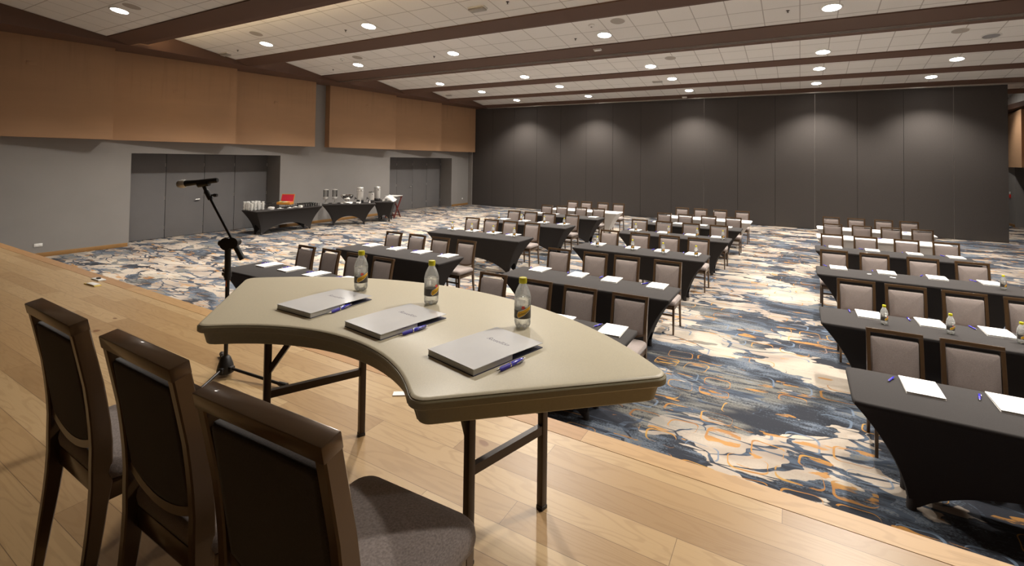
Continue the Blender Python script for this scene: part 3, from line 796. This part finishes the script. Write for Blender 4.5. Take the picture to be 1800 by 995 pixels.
def make_pad(label, loc, rz, group):
    t = thing('notepad', label, 'notepad', loc, rz, group)
    m = MB(); m.box((0, 0, .0015), (.222, .332, .003)); m.build('back_cover', 'paper', t)
    m = MB(); m.box((0, .075, .008), (.216, .175, .010)); m.build('page_block', 'pages', t)
    m = MB(); P = [(-.166, .006), (-.02, .013), (.0, .0145), (.166, .0145), (.166, .0155), (-.02, .0155), (-.166, .008)]
    m.loft([[(-.111, y, z) for y, z in P], [(.111, y, z) for y, z in P]]); cv = m.build('front_cover', 'paper', t, smooth=False)
    o = bpy.data.objects.new('emblem', LETTER2); C.objects.link(o); o.parent = cv; o.location = (.0, .05, .0158)
    return t
def make_pen(label, loc, rz, group, detail=True):
    t = thing('ballpoint_pen', label, 'pen', loc, rz, group)
    MX = Matrix.Rotation(PI/2, 3, 'Y')
    def part(nm, mt, prof):
        m = MB(); m.lathe(prof, (0, 0, .0076), 14, M=MX); return m.build(nm, mt, t)
    part('barrel', 'pen_blue', [(.0060, -.004), (.0074, .002), (.0072, .03), (.0062, .056), (.0046, .060)])
    part('grip', 'pen_grip', [(.0048, -.056), (.0074, -.042), (.0068, -.024), (.0072, -.010), (.0064, -.007)])
    part('tip', 'chrome', [(.0008, -.075), (.0014, -.070), (.0042, -.058), (.0050, -.054)])
    part('ring', 'chrome', [(.0064, -.0085), (.0079, -.006), (.0072, -.003)])
    part('plunger', 'chrome', [(.0028, .059), (.0032, .068), (.0018, .0705)])
    m = MB(); m.tube([(.057, -.005, .0115), (.048, -.0098, .0110), (.03, -.0110, .0095), (.016, -.0098, .0088)], [.0014, .0018, .0018, .0012], 8); m.build('clip', 'chrome', t)
    return t
def wrap(bm_pts, r):  # (s, z) on a cylinder of radius r, s measured from -Y
    return [(r*math.sin(s/r), -r*math.cos(s/r), z) for s, z in bm_pts]
BADGE = text_mesh('Schweppes', .0115, .25)
for v in BADGE.vertices:
    s, z = v.co.x*.92, v.co.y
    z = .0665 + z + s*.42; r = .0342
    v.co = (r*math.sin(s/r), -r*math.cos(s/r), z)
BADGE.materials.append(MT['black'])
def make_bottle(label, loc, rz, group):
    t = thing('tonic_bottle', label, 'bottle', loc, rz, group)
    m = MB()
    prof = [(.006, .006), (.016, .004), (.024, .0), (.029, .003), (.0325, .013), (.0332, .024), (.0322, .032), (.0328, .040), (.0328, .108), (.0335, .114), (.0325, .126), (.0285, .142), (.0225, .157), (.0165, .168), (.0142, .173), (.0142, .182)]
    seg = 30; loops = []
    for i, (r, z) in enumerate(prof):
        lp = []
        for q in range(seg):
            a = 2*PI*q/seg; k = 1.0; dz = 0
            if z < .034 and i > 0:
                k = 1-.10*(.5-.5*math.cos(5*a))*(1-z/.034); dz = .010*(.5-.5*math.cos(5*a))*(1-z/.034)
            lp.append((r*k*math.cos(a), r*k*math.sin(a), z+dz))
        loops.append(lp)
    m.loft(loops, True, False); m.build('body', 'pet', t, sharp=70)
    m = MB(); loops = []
    for i, (r, z) in enumerate([q for q in prof if q[1] < .118] + [(.0328, .118), (.0322, .1195)]):
        lp = []
        for q in range(seg):
            a = 2*PI*q/seg; k = 1.0; dz = 0
            if z < .034:
                k = 1-.10*(.5-.5*math.cos(5*a))*(1-z/.034); dz = .010*(.5-.5*math.cos(5*a))*(1-z/.034)
            rr = max(r-.0012, .003); lp.append((rr*k*math.cos(a), rr*k*math.sin(a), z+dz+.0015))
        loops.append(lp)
    m.loft(loops); m.build('tonic_water', 'water', t, sharp=70)
    m = MB(); m.lathe([(.0150, .176), (.0158, .178), (.0158, .194), (.0148, .198), (.010, .1985), (.001, .1985)], seg=24, cap0=True, cap1=True); m.build('cap', 'cap', t)
    m = MB(); lo = [[(.0333*math.cos(2*PI*q/30), .0333*math.sin(2*PI*q/30), z) for q in range(30)] for z in (.042, .044, .072, .074)]
    m.mat('lab_dark'); m.loft(lo, False, False)
    m.mat('lab_grey'); m.loft([[(.0332*math.cos(2*PI*q/30), .0332*math.sin(2*PI*q/30), z) for q in range(30)] for z in (.0745, .096)], False, False)
    lb = m.build('label', None, t)
    # slanted badge
    m = MB()
    def patch(pts, r, mt):
        m.mat(mt); n = 12; s0 = min(p[0] for p in pts[0]); 
        top, bot = pts; lo = []
        for i in range(n+1):
            u = i/n
            def at(line):
                x = u*(len(line)-1); j = min(int(x), len(line)-2); f = x-j
                return (line[j][0]+(line[j+1][0]-line[j][0])*f, line[j][1]+(line[j+1][1]-line[j][1])*f)
            a, b = at(top), at(bot); lo.append([*wrap([a], r), *wrap([b], r)])
        vs = [[m.v(p) for p in l] for l in lo]
        for a, b in zip(vs, vs[1:]): m.face([a[0], b[0], b[1], a[1]])
    patch([[(-.031, .056), (-.026, .070), (.0, .080), (.031, .094)], [(-.031, .052), (-.024, .044), (.0, .056), (.031, .078)]], .0337, 'lab_white')
    patch([[(-.0295, .056), (-.025, .0685), (.0, .0782), (.0295, .0915)], [(-.0295, .053), (-.0235, .0462), (.0, .0578), (.0295, .0785)]], .0340, 'lab_yellow')
    m.mat('lab_red'); n = 14
    m.face([m.v(p) for p in wrap([(-.004+.007*math.cos(2*PI*q/n), .0865+.007*math.sin(2*PI*q/n)) for q in range(n)], .0339)])
    m.build('badge', None, lb)
    o = bpy.data.objects.new('lettering', BADGE); C.objects.link(o); o.parent = lb
    return t

pad0 = pen0 = None
for key, xs in PADX.items():
    blk, r = key
    for j, x in enumerate(xs):
        lab = 'white notepad, %s from left on the %s table of the %s block' % (ORD[j], RN[r].replace(' row', '-row'), blk)
        loc = (x*KT, PADY[key]*KT, TZ); rz = PI+R(random.uniform(-3, 3)); g = 'notepads on the conference tables'
        if pad0 is None: pad0 = make_pad(lab, loc, rz, g)
        else: dup(pad0, lab, loc, rz, g)
        lab = 'blue pen by the %s notepad from left, %s table of the %s block' % (ORD[j], RN[r].replace(' row', '-row'), blk)
        loc = (x*KT-.172, PADY[key]*KT+.035+random.uniform(-.015, .02), TZ); rz = R(90+random.uniform(-30, 35)); g = 'blue pens on the conference tables'
        if pen0 is None: pen0 = make_pen(lab, loc, rz, g)
        else: dup(pen0, lab, loc, rz, g)
for blk, r, pts in (('left', 5, [(-5.85, 13.4), (-5.31, 13.35), (-4.62, 13.3)]), ('middle', 5, [(-2.42, 13.5), (-1.87, 13.4), (-1.35, 13.35)]), ('right', 5, [(1.95, 13.4)]), ('right', 4, [(.52, 11.95), (1.33, 11.95)])):
    for j, (x, y) in enumerate(pts):
        dup(pen0, 'dark pen on the white %s-row table of the %s block, %s from left' % (RN[r].replace(' row', ''), blk, ORD[j]), (x*KT, y*KT, TZ), R(random.uniform(0, 60)), 'pens on the white tables')
HT = HS+.76
bot0 = None
for i, (x, y, l) in enumerate(((-1.912, 1.772, 'left'), (-1.467, 1.785, 'middle'), (-.958, 1.735, 'right'))):
    lab = 'yellow-capped tonic bottle on the curved stage table, the %s one of three' % l
    rz = R((62, 88, 40)[i])
    if bot0 is None: bot0 = make_bottle(lab, (x, y, HT), rz, 'bottles on the curved table')
    else: dup(bot0, lab, (x, y, HT), rz, 'bottles on the curved table')
for key, pts in BOT.items():
    for j, (x, y) in enumerate(pts):
        w = (ORD[j]+' from the left' if len(pts) > 1 else 'the only one')
        dup(bot0, 'yellow-capped clear bottle on the %s table of the %s block, %s' % (RN[key[1]].replace(' row', '-row'), key[0], w), (x*KT, y*KT, TZ), R(random.uniform(20, 60)), 'bottles on the conference tables')
for j, (x, y) in enumerate(((.79, 8.04), (1.03, 7.97))):
    m = MB(); m.box((0, 0, .003), (.05+.02*j, .035, .006), b=.001); o = m.build('wrapped_mint', 'paper', loc=(x*KT, y*KT, TZ)); o.rotation_euler = (0, 0, R(20-50*j))
    tag(o, 'tiny white packet on the third-row black table of the right block, %s' % ('left one' if j == 0 else 'right one'), 'packet', 'tiny white packets')

# ------------------------------------------------------------------ curved stage table
t = thing('curved_folding_table', 'tan quarter-ring folding table with black legs on the wooden stage', 'table', (-1.492, .5075, HS))
RI, RO = .775, 1.585; A0, A1 = R(43.6), R(135.9)
def ring_outline(off):
    ri, ro = RI+off, RO-off; rc = .05-off*.5
    P = []
    def corner(r, ang, so, sa, n=6):      # rounded corner between arc of radius r and the end edge at ang
        e = off
        base = Vector((math.cos(ang), math.sin(ang), 0)); tang = Vector((-base.y, base.x, 0))*sa
        c = base*(r+so*rc) + tang*(rc+e)
        return c, base*(-so), -tang
    def arc(r, a, b, n):
        for i in range(n+1):
            q = a+(b-a)*i/n; P.append((r*math.cos(q), r*math.sin(q)))
    def cor(c, u, v, flip):
        n = 6
        for i in range(n+1):
            q = PI/2*i/n
            w = (u*math.cos(q)+v*math.sin(q)) if not flip else (v*math.cos(q)+u*math.sin(q))
            P.append(((c+w*rc).x, (c+w*rc).y))
    do, di = (rc+off)/ro, (rc+off)/ri
    arc(ro, A0+do, A1-do, 40)
    c, u, v = corner(ro, A1, -1, -1); cor(c, u, v, False)
    c, u, v = corner(ri, A1, 1, -1); cor(c, u, v, True)
    arc(ri, A1-di, A0+di, 30)
    c, u, v = corner(ri, A0, 1, 1); cor(c, u, v, False)
    c, u, v = corner(ro, A0, -1, 1); cor(c, u, v, True)
    return P
m = MB(); H_ = .76; m.mat('top')
m.loft([[(x, y, z) for x, y in ring_outline(o)] for o, z in ((.006, H_-.005), (.010, H_-.0015), (.016, H_))], False, True)
m.mat('rim'); m.loft([[(x, y, z) for x, y in ring_outline(o)] for o, z in ((.018, H_-.034), (.004, H_-.033), (.0, H_-.029), (.0, H_-.012), (.003, H_-.0085), (.0055, H_-.0085), (.006, H_-.005))], False, False)
tp = m.build('tabletop', None, t, sharp=28)
m = MB(); m.loft([[(x, y, z) for x, y in ring_outline(o)] for o, z in ((.045, H_-.088), (.034, H_-.088), (.030, H_-.084), (.018, H_-.034))], True, False)
m.build('skirt_rim', 'rim', t, sharp=28)
LG = {'A': (-1.012, 1.458), 'B': (-.916, 1.844), 'C': (-2.133, 1.422), 'D': (-1.949, 1.830)}
lc = {k: (x+1.492, y-.5075) for k, (x, y) in LG.items()}
for a, b in (('A', 'B'), ('C', 'D')):
    pa, pb = Vector((*lc[a], 0)), Vector((*lc[b], 0)); d = (pb-pa).normalized(); ang = math.atan2(d.y, d.x)
    for p in (pa, pb):
        m = MB(); m.box((p.x, p.y, .345), (.030, .030, .66), rz=ang, b=.002); lg = m.build('leg', 'leg_metal', t)
        m = MB(); m.box((p.x, p.y, .0075), (.033, .033, .015), rz=ang, b=.002); m.build('foot_cap', 'black', lg)
    nrm = Vector((-d.y, d.x, 0))
    m = MB(); m.lathe([(.007, 0), (.007, .004), (.002, .005)], pa+Vector((0, 0, .53))-nrm*(.016 if a == 'A' else -.016), 10, M=Matrix(((d.x, 0, -nrm.x if a == 'A' else nrm.x), (d.y, 0, -nrm.y if a == 'A' else nrm.y), (0, 1, 0))))
    m.build('bolt', 'bolt', t)
    m = MB(); m.bar(pa+Vector((0, 0, .325)), pb+Vector((0, 0, .325)), .024, .034); m.build('crossbar', 'leg_metal', t)
    m = MB(); c = Vector((-.02 if a == 'A' else .05, 1.20, .672))
    q = pa+Vector((c.x-pa.x, c.y-pa.y, 0)).normalized()*.18
    m.bar(Vector((pa.x, pa.y, .42)), Vector((q.x, q.y, .674)), .018, .024); m.build('lock_arm', 'leg_metal', t)

# folders, pens on the curved table
def make_folder(label, loc, rz, group):
    t = thing('folder', label, 'folder', loc, rz, group)
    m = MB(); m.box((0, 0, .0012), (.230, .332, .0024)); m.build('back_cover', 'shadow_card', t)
    m = MB(); m.box((.0, -.077, .0105), (.226, .176, .016)); m.build('page_block', 'pages', t)
    m = MB(); n = 14; top = []; P = []
    for i in range(n+1):
        y = -.166+.332*i/n; z = .0205 - .004*max(0, (y+.0)/.17)**1.3
        top.append((y, z))
    P = [(y, z+.0016) for y, z in top] + [(y, z) for y, z in reversed(top)]
    m.loft([[(-.116, y, z) for y, z in P], [(.116, y, z) for y, z in P]]); cv = m.build('front_cover', 'cover', t, sharp=30)
    o = bpy.data.objects.new('emblem', LETTER); C.objects.link(o); o.parent = cv; o.location = (.0, .055, .0212+.0); o.rotation_euler = (-.02, 0, 0)
    return t
FO = [(-1.858, 1.518, -1.0, 'left'), (-1.416, 1.508, -8.0, 'middle'), (-.941, 1.450, -13.0, 'right')]
f0 = None
for x, y, a, l in FO:
    lab = 'white glossy folder on the curved stage table, the %s one of three' % l
    if f0 is None: f0 = make_folder(lab, (x, y, HT), R(a), 'folders on the curved table')
    else: dup(f0, lab, (x, y, HT), R(a), 'folders on the curved table')
for x, y, a, l in ((-1.736, 1.495, 97, 'left'), (-1.284, 1.460, 81, 'middle'), (-.806, 1.388, 79, 'right')):
    dup(pen0, 'blue ballpoint pen with chrome tip beside the %s folder on the curved table' % l, (x, y, HT), R(a), 'pens on the curved table')

# ------------------------------------------------------------------ microphone stand
B = Vector((-3.223, 1.853, HS))
t = thing('microphone_stand', 'black boom microphone stand on the stage left of the curved table', 'microphone stand', B)
def rel(x, y, z): return Vector((x, y, z))-B
m = MB(); m.lathe([(.050, .022), (.052, .035), (.046, .07), (.030, .115), (.022, .125), (.017, .13)], seg=20); m.build('hub', 'black', t)
for i, a in enumerate((11, 154, 300)):
    L_ = .475 if i == 0 else .34; d = Vector((math.cos(R(a)), math.sin(R(a)), 0))
    m = MB(); m.tube([d*.03+Vector((0, 0, .055)), d*L_+Vector((0, 0, .018))], .0095, 10); lg = m.build('leg', 'black_metal', t)
    m = MB(); m.tube([d*(L_-.03)+Vector((0, 0, .021)), d*(L_+.03)+Vector((0, 0, .0165))], [.013, .0165], 12); m.build('rubber_foot', 'black', lg)
    m = MB(); m.box(d*.05+Vector((0, 0, .05)), (.03, .035, .035), rz=R(a), b=.005); m.build('leg_clamp', 'black', t)
top = rel(-3.209, 1.840, 1.79)
m = MB(); m.tube([(0, 0, .11), Vector((.006, -.006, .64))], .0125, 14); pl = m.build('pole', 'black_metal', t)
m = MB(); m.box((.008, -.0165, .60), (.010, .002, .045)); m.build('printed_band', 'orange', pl)
m = MB(); m.tube([Vector((.006, -.006, .62)), top], .019, 16); m.build('upper_sleeve', 'black', t)
m = MB(); m.tube([Vector((.007, -.007, .64)), Vector((.007, -.007, .668))], .024, 16); m.box((-.022, -.012, .655), (.03, .02, .02), b=.003); m.build('collar', 'black', t)
k = Vector((.862, .506, 0))    # across the view of the boom joint
fwd = Vector((.506, -.862, 0))
ct = rel(-3.205, 1.840, 1.83)
m = MB(); m.tube([ct-fwd*.035, ct+fwd*.035], .040, 20); m.tube([ct-k*.06, ct-k*.02], [.018, .026], 14); m.build('clutch', 'black', t)
kn = rel(-3.160, 1.862, 1.838)
m = MB(); m.tube([kn-fwd*.02, kn+fwd*.045], [.026, .036], 20); m.build('clutch_knob', 'black', t)
bt, bb = rel(-3.316, 1.766, 2.140), rel(-3.134, 1.884, 1.744)
bd = (bb-bt).normalized(); off = fwd*.02
m = MB(); m.tube([bt, bb], .0095, 12); bm_ = m.build('boom', 'black_metal', t)
m = MB(); m.tube([bb-bd*.10, bb+bd*.02], [.017, .019], 14); m.build('counterweight', 'black', bm_)
m = MB(); m.tube([bt+bd*.03, bt-bd*.03], .017, 12); m.tube([bt, bt+k*.04], .006, 8); m.tube([bt+k*.035, bt+k*.055], [.012, .010], 10); m.build('boom_swivel', 'black', bm_)
mb_, mn, mt_ = Vector((-3.472, 1.672, 2.210)), Vector((-3.44, 1.691, 2.214)), Vector((-3.268, 1.792, 2.238))
ax = (mt_-mb_).normalized()
ctr = mb_+ax*.150
m = MB()
cr = ctr-B; m.tube([bt-bd*.03, cr+Vector((0, 0, -.030))], [.013, .010], 12); m.tube([cr-ax*.035-Vector((0, 0, .012)), cr+ax*.035-Vector((0, 0, .012))], [.023, .021], 14); m.build('microphone_clip', 'black', t)
t = thing('microphone', 'black handheld wireless microphone with grey ball grille in the boom clip', 'microphone', ctr)
def ml(a): return mb_+ax*a-ctr
m = MB(); m.tube([ml(.030), ml(.040), ml(.10), ml(.232), ml(.240)], [.0215, .0195, .0165, .0165, .013], 20); m.build('body', 'black', t)
m = MB()
pts = []; rr = []
for i in range(13):
    th = PI*i/12; pts.append(ml(.0-.026*math.cos(th))); rr.append(max(.001, .0255*math.sin(th)))
m.tube(pts, rr, 20); m.build('grille', 'mic_grille', t)
m = MB(); m.tube([ml(.008), ml(.014), ml(.026), ml(.032)], [.0262, .0275, .0262, .0225], 22); m.build('grille_ring', 'steel', t)

# flat boxes and a card on the stage floor
t = thing('floor_box', 'small white open floor socket with black plug at the stage edge', 'floor socket', (-6.86, 2.475, HS), R(0))
m = MB(); m.box((0, 0, .006), (.20, .07, .012), b=.002); m.build('plate', 'white_plastic', t)
m = MB(); m.box((.0, .0, .018), (.05, .03, .016), b=.004); m.build('plug', 'black', t)
t = thing('floor_box', 'small white socket lid on a cream base lying on the stage boards', 'floor socket', (-6.64, 2.345, HS), R(2))
m = MB(); m.box((0, 0, .005), (.24, .065, .010), b=.002); m.build('base', 'tea_yellow', t)
m = MB(); m.box((0.01, 0, .014), (.17, .060, .008), b=.002); m.build('lid', 'white_plastic', t)
m = MB(); m.box((0, 0, .003), (.09, .05, .006)); o = m.build('card', 'paper', loc=(-2.085, 2.265, HS)); o.rotation_euler = (0, 0, R(35))
tag(o, 'small white card on the stage boards behind the curved table edge', 'card')

# ------------------------------------------------------------------ refreshment tables
def bt_(label, L, D, x, y, rz, arch=.30, ar2=.30, ix=.30, iy=.20):
    return make_table('buffet_table', label, L, D, 'black_cloth', (x, y, 0), rz, 'black refreshment tables along the left wall', arch, ar2, ix, iy)
bt_('long black-covered refreshment table before the left doors, holding cups and tea box', 2.35, .76, -14.25, 9.93, PI/2)
bt_('angled black-covered refreshment table holding the dispensers and punch bowl', 1.80, .75, -13.93, 12.28, math.atan2(.77, .64), .32, .28, .36)
bt_('small black-covered refreshment table at the right end, holding white linen', 1.15, .74, -13.72, 13.86, math.atan2(.79, -.61), .24, .24, .24, .16)
# cups stacked in columns
cup0 = None
def make_cup(loc):
    m = MB(); m.lathe([(.002, .004), (.026, .0), (.030, .006), (.040, .040), (.042, .055), (.039, .055), (.036, .040), (.026, .010), (.002, .008)], seg=14)
    m.tube([(.040, 0, .044), (.060, 0, .042), (.062, 0, .022), (.034, 0, .018)], .005, 6)
    return tag(m.build('coffee_cup', 'china', loc=loc), 'white china cup in the stacks at the left end of the long refreshment table', 'cup', 'stacked white cups')
for i in range(4):
    for j in range(4):
        x, y = -14.56+.115*j+random.uniform(-.006, .006), 8.82+.122*i+random.uniform(-.006, .006)
        for k_ in range(random.choice((4, 5, 5))):
            loc = (x+random.uniform(-.004, .004), y+random.uniform(-.004, .004), TZ+.050*k_)
            if cup0 is None: cup0 = make_cup(loc); o = cup0
            else: o = cup0.copy(); C.objects.link(o); o.location = loc
            o.rotation_euler = (0, 0, random.uniform(-.5, .5))
# glasses
g0 = None
for i in range(7):
    for j in range(5):
        x, y = -14.36+.10*j, 10.44+.092*i
        if g0 is None:
            m = MB(); m.lathe([(.002, .006), (.028, .0), (.031, .003), (.036, .105), (.0335, .105), (.029, .010), (.002, .010)], seg=14)
            g0 = tag(m.build('tumbler', 'glass', loc=(x, y, TZ)), 'clear drinking glass standing in the glass rows on the long refreshment table', 'glass', 'rows of drinking glasses')
        else:
            o = g0.copy(); C.objects.link(o); o.location = (x, y, TZ)
# wire risers
def riser(label, x, y, w, d, h, rz):
    t = thing('wire_riser', label, 'riser', (x, y, TZ), rz, 'black wire risers')
    m = MB(); r = .006
    for s in (-1, 1): m.tube([(-w/2, s*d/2, r), (-w/2, s*d/2, h), (w/2, s*d/2, h), (w/2, s*d/2, r)], r, 6)
    for q in (-1, 1): m.tube([(q*w/2, -d/2, h), (q*w/2, d/2, h)], r, 6)
    m.build('frame', 'black_metal', t); return t
riser('black wire riser left of the red tea box', -14.52, 9.62, .24, .16, .16, R(20))
riser('black wire riser under the tea box', -14.33, 10.02, .44, .26, .10, R(30))
riser('black wire riser right of the tea box', -14.52, 10.30, .20, .08, .19, R(10))
t = thing('tea_box', 'open wooden tea box with red lined lid on the long refreshment table', 'tea box', (-14.33, 10.02, TZ+.107), R(30))
m = MB(); w, d, h = .42, .27, .075
m.box((0, 0, .005), (w, d, .01)); m.box((0, -d/2, h/2), (w, .012, h)); m.box((0, d/2, h/2), (w, .012, h)); m.box((-w/2, 0, h/2), (.012, d, h)); m.box((w/2, 0, h/2), (.012, d, h)); m.build('box_body', 'boxwood', t)
LM = Matrix.Rotation(R(20), 3, 'X')
m = MB(); m.box((0, d/2+.045, h+.118), (w, .016, .25), M=LM.inverted()); ld = m.build('lid', 'boxwood', t)
m = MB(); m.box((0, d/2+.036, h+.115), (w-.03, .006, .22), M=LM.inverted()); ln = m.build('lining', 'redlid', ld)
m = MB(); m.box((0, d/2+.032, h+.105), (.15, .004, .028), M=LM.inverted()); m.build('gold_emblem', 'gold', ld)
for i, c in enumerate(('tea_yellow', 'tea_green', 'tea_pale', 'tea_yellow', 'tea_red')):
    m = MB(); m.box((-.16+.08*i, 0, .045), (.068, .22, .075), b=.004); m.build('sachet_row', c, t)
# saucers with bowls and spoons
sc0 = None
for i, (x, y) in enumerate(((-14.06, 9.66), (-13.99, 9.95), (-14.10, 10.24))):
    lab = 'white saucer with small sugar bowl on the long refreshment table, %s from the left' % ORD[i]
    if sc0 is None:
        t = thing('sugar_saucer', lab, 'saucer', (x, y, TZ), R(10), 'saucers on the long refreshment table')
        m = MB(); m.lathe([(.002, .004), (.04, .0), (.085, .012), (.087, .016), (.04, .006), (.002, .006)], seg=20); m.build('plate', 'china', t)
        m = MB(); m.lathe([(.002, .008), (.022, .007), (.036, .03), (.034, .035), (.02, .014), (.002, .012)], seg=16); m.build('bowl', 'china', t)
        m = MB(); m.tube([(.07, .03, .016), (.0, .16, .008)], [.008, .004], 8); m.build('spoon', 'steel', t); sc0 = t
    else: dup(sc0, lab, (x, y, TZ), R(10), 'saucers on the long refreshment table')
def napkins(label, x, y, n, w, z=TZ):
    t = thing('napkin_pile', label, 'napkins', (x, y, z), R(15))
    for i in range(n):
        m = MB(); m.box((random.uniform(-.006, .006), random.uniform(-.006, .006), .009+.018*i), (w, w*.8, .017), rz=random.uniform(-.1, .1), b=.004); m.build('napkin', 'linen', t)
napkins('small pile of white napkins beside the cup stacks', -14.15, 9.42, 4, .15)
napkins('small pile of white napkins before the glass rows', -13.935, 10.30, 4, .10)
napkins('little white napkin pile beside the punch bowl', -13.62, 12.42, 3, .12)
# cereal dispensers
d0 = None
for x, y, l in ((-14.50, 11.73, 'left'), (-14.30, 11.95, 'right')):
    lab = 'clear cylinder dispenser with chrome collar, %s of the pair on the angled table' % l
    if d0 is None:
        t = thing('dispenser', lab, 'dispenser', (x, y, TZ), 0, 'pair of clear dispensers')
        m = MB(); m.lathe([(.095, 0), (.095, .010), (.02, .016), (.016, .02), (.016, .14), (.03, .15)], seg=24); m.build('stand', 'steel', t)
        m = MB(); m.lathe([(.03, .15), (.085, .155), (.088, .16), (.088, .225), (.085, .23), (.02, .23)], seg=28)
        m.tube([(.07, -.06, .19), (.11, -.09, .19)], .022, 12); m.tube([(.10, -.085, .20), (.10, -.085, .155)], .010, 8); m.build('collar', 'steel', t)
        m = MB(); m.lathe([(.082, .23), (.082, .475), (.079, .475), (.079, .235)], seg=28, cap0=False, cap1=False); m.build('cylinder', 'glass', t)
        m = MB(); m.lathe([(.086, .474), (.088, .478), (.088, .492), (.07, .500), (.015, .503), (.012, .515), (.002, .517)], seg=28); m.build('lid', 'steel', t); d0 = t
    else: dup(d0, lab, (x, y, TZ), 0, 'pair of clear dispensers')
t = thing('punch_bowl', 'large shiny silver bowl standing on white linen on the angled table', 'bowl', (-14.0, 12.24, TZ+.075))
m = MB(); m.lathe([(.002, .012), (.10, .0), (.105, .006), (.06, .03), (.05, .045), (.10, .06), (.19, .13), (.235, .21), (.245, .225), (.238, .226), (.225, .21), (.18, .135), (.09, .075), (.002, .06)], seg=36); m.build('bowl', 'chrome', t)
def crumple(name, label, cat, x, y, z, w, d, h, seed, mt='linen', pw=.4):
    rnd = random.Random(seed); m = MB(); n = 26; rings = []
    ph = [rnd.uniform(0, 6.28) for _ in range(6)]
    for i in range(10):
        f = i/9; lp = []
        for q in range(n):
            a = 2*PI*q/n
            k = 1+.16*math.sin(3*a+ph[0]+f*4)+.14*math.sin(7*a+ph[1]-f*6)+.09*math.sin(11*a+ph[2]+f*9)
            rr = (1-f**2.2)**pw if f < 1 else .02
            zz = h*f*(1+.2*math.sin(2*a+ph[3])+.12*math.sin(5*a+ph[4]+f*6))
            lp.append((max(rr, .02)*k*w/2*math.cos(a), max(rr, .02)*k*d/2*math.sin(a), max(0, zz)))
        rings.append(lp)
    m.loft(rings); return tag(m.build(name, mt, loc=(x, y, z), sharp=80), label, cat)
crumple('linen_cloth', 'crumpled white linen under the silver bowl', 'linen', -14.0, 12.24, TZ, .42, .36, .058, 3, pw=.25)
crumple('linen_cloth', 'heap of crumpled white linen at the end of the small table', 'linen', -13.50, 13.84, TZ, .50, .42, .20, 11)
# coffee urns
def urn(label, x, y, r, h, dark):
    t = thing('coffee_urn', label, 'coffee urn', (x, y, TZ), R(-30), 'coffee urns on the refreshment tables')
    m = MB(); m.lathe([(r*.98, 0), (r*1.02, .01), (r*.96, .09), (r*.9, .10)], seg=28); m.build('base', 'black', t)
    m = MB(); m.lathe([(r*.92, .10), (r*.95, .11), (r*.95, h*.76), (r, h*.765), (r, h*.79), (r*.93, h*.80), (r*.93, h*.93)], seg=32); m.build('tank', 'steel', t)
    m = MB(); m.lathe([(r*.95, h*.93), (r*.97, h*.94), (r*.85, h*.975), (.02, h*.985), (.022, h*1.01), (.002, h*1.015)], seg=28); m.build('lid', 'black' if dark else 'steel', t)
    for s in (-1, 1):
        m = MB(); m.tube([(s*r*.93, 0, h*.80), (s*(r+.05), 0, h*.80), (s*(r+.055), 0, h*.74)], .012, 8); m.build('handle', 'black', t)
    m = MB(); m.tube([(0, -r*.9, .15), (0, -r-.06, .15), (0, -r-.06, .11)], .013, 10); m.box((0, -r-.05, .18), (.02, .03, .05), b=.004); m.build('tap', 'black', t)
    return t
urn('tall steel coffee urn, left one, on the angled refreshment table', -13.86, 12.72, .125, .57, False)
urn('short steel coffee urn with black lid between the two tall urns', -13.58, 13.0, .105, .40, True)
urn('tall steel coffee urn, right one, on the small refreshment table', -13.97, 13.66, .125, .55, False)
for x, y, l in ((-13.72, 12.60, 'left'), (-13.48, 12.82, 'right')):
    m = MB(); P = [(-.05, 0), (.05, 0), (.02, .10), (.0, .10)]
    m.loft([[(-.05, p[0]*.6, p[1]) for p in P], [(.05, p[0]*.6, p[1]) for p in P]]); o = m.build('tent_card', 'paper', loc=(x, y, TZ)); o.rotation_euler = (0, 0, R(-35))
    tag(o, 'small white tent card before the coffee urns, %s one' % l, 'card', 'tent cards by the urns')
# folding tray stand behind
t = thing('tray_stand', 'dark red folding wooden tray stand behind the small refreshment table', 'tray stand', (-14.13, 14.72, 0), R(100))
for s in (-1, 1):
    m = MB(); m.bar((-.26, s*.20, .0), (.26, s*.20, .82), .03, .04, (0, 1, 0)); m.build('leg', 'mahogany', t)
    m = MB(); m.bar((.26, s*.165, .0), (-.26, s*.165, .82), .03, .04, (0, 1, 0)); m.build('leg', 'mahogany', t)
m = MB()
for s in (-1, 1): m.box((s*.26, 0, .82), (.035, .46, .035), b=.004)
m.box((.2, 0, .09), (.02, .36, .03)); m.box((-.2, 0, .09), (.02, .32, .03)); m.build('rail', 'mahogany', t)
t2 = thing('serving_tray', 'white tray resting on the dark red tray stand', 'tray', (-14.13, 14.72, .838), R(100))
m = MB(); m.loft([[(x, y, z) for x, y in rrect(w, d, .05, 4)] for w, d, z in ((.56, .42, 0), (.64, .50, .035), (.625, .485, .035), (.55, .41, .008))]); m.build('tray_dish', 'china', t2)

# ------------------------------------------------------------------ render look
sc = bpy.context.scene
w = bpy.data.worlds.new('world'); sc.world = w; w.use_nodes = True
w.node_tree.nodes['Background'].inputs[0].default_value = (.9, .8, .7, 1); w.node_tree.nodes['Background'].inputs[1].default_value = .0
sc.view_settings.view_transform = 'Standard'; sc.view_settings.look = 'None'; sc.view_settings.gamma = 1; sc.view_settings.use_curve_mapping = False
sc.view_settings.exposure = 0.64
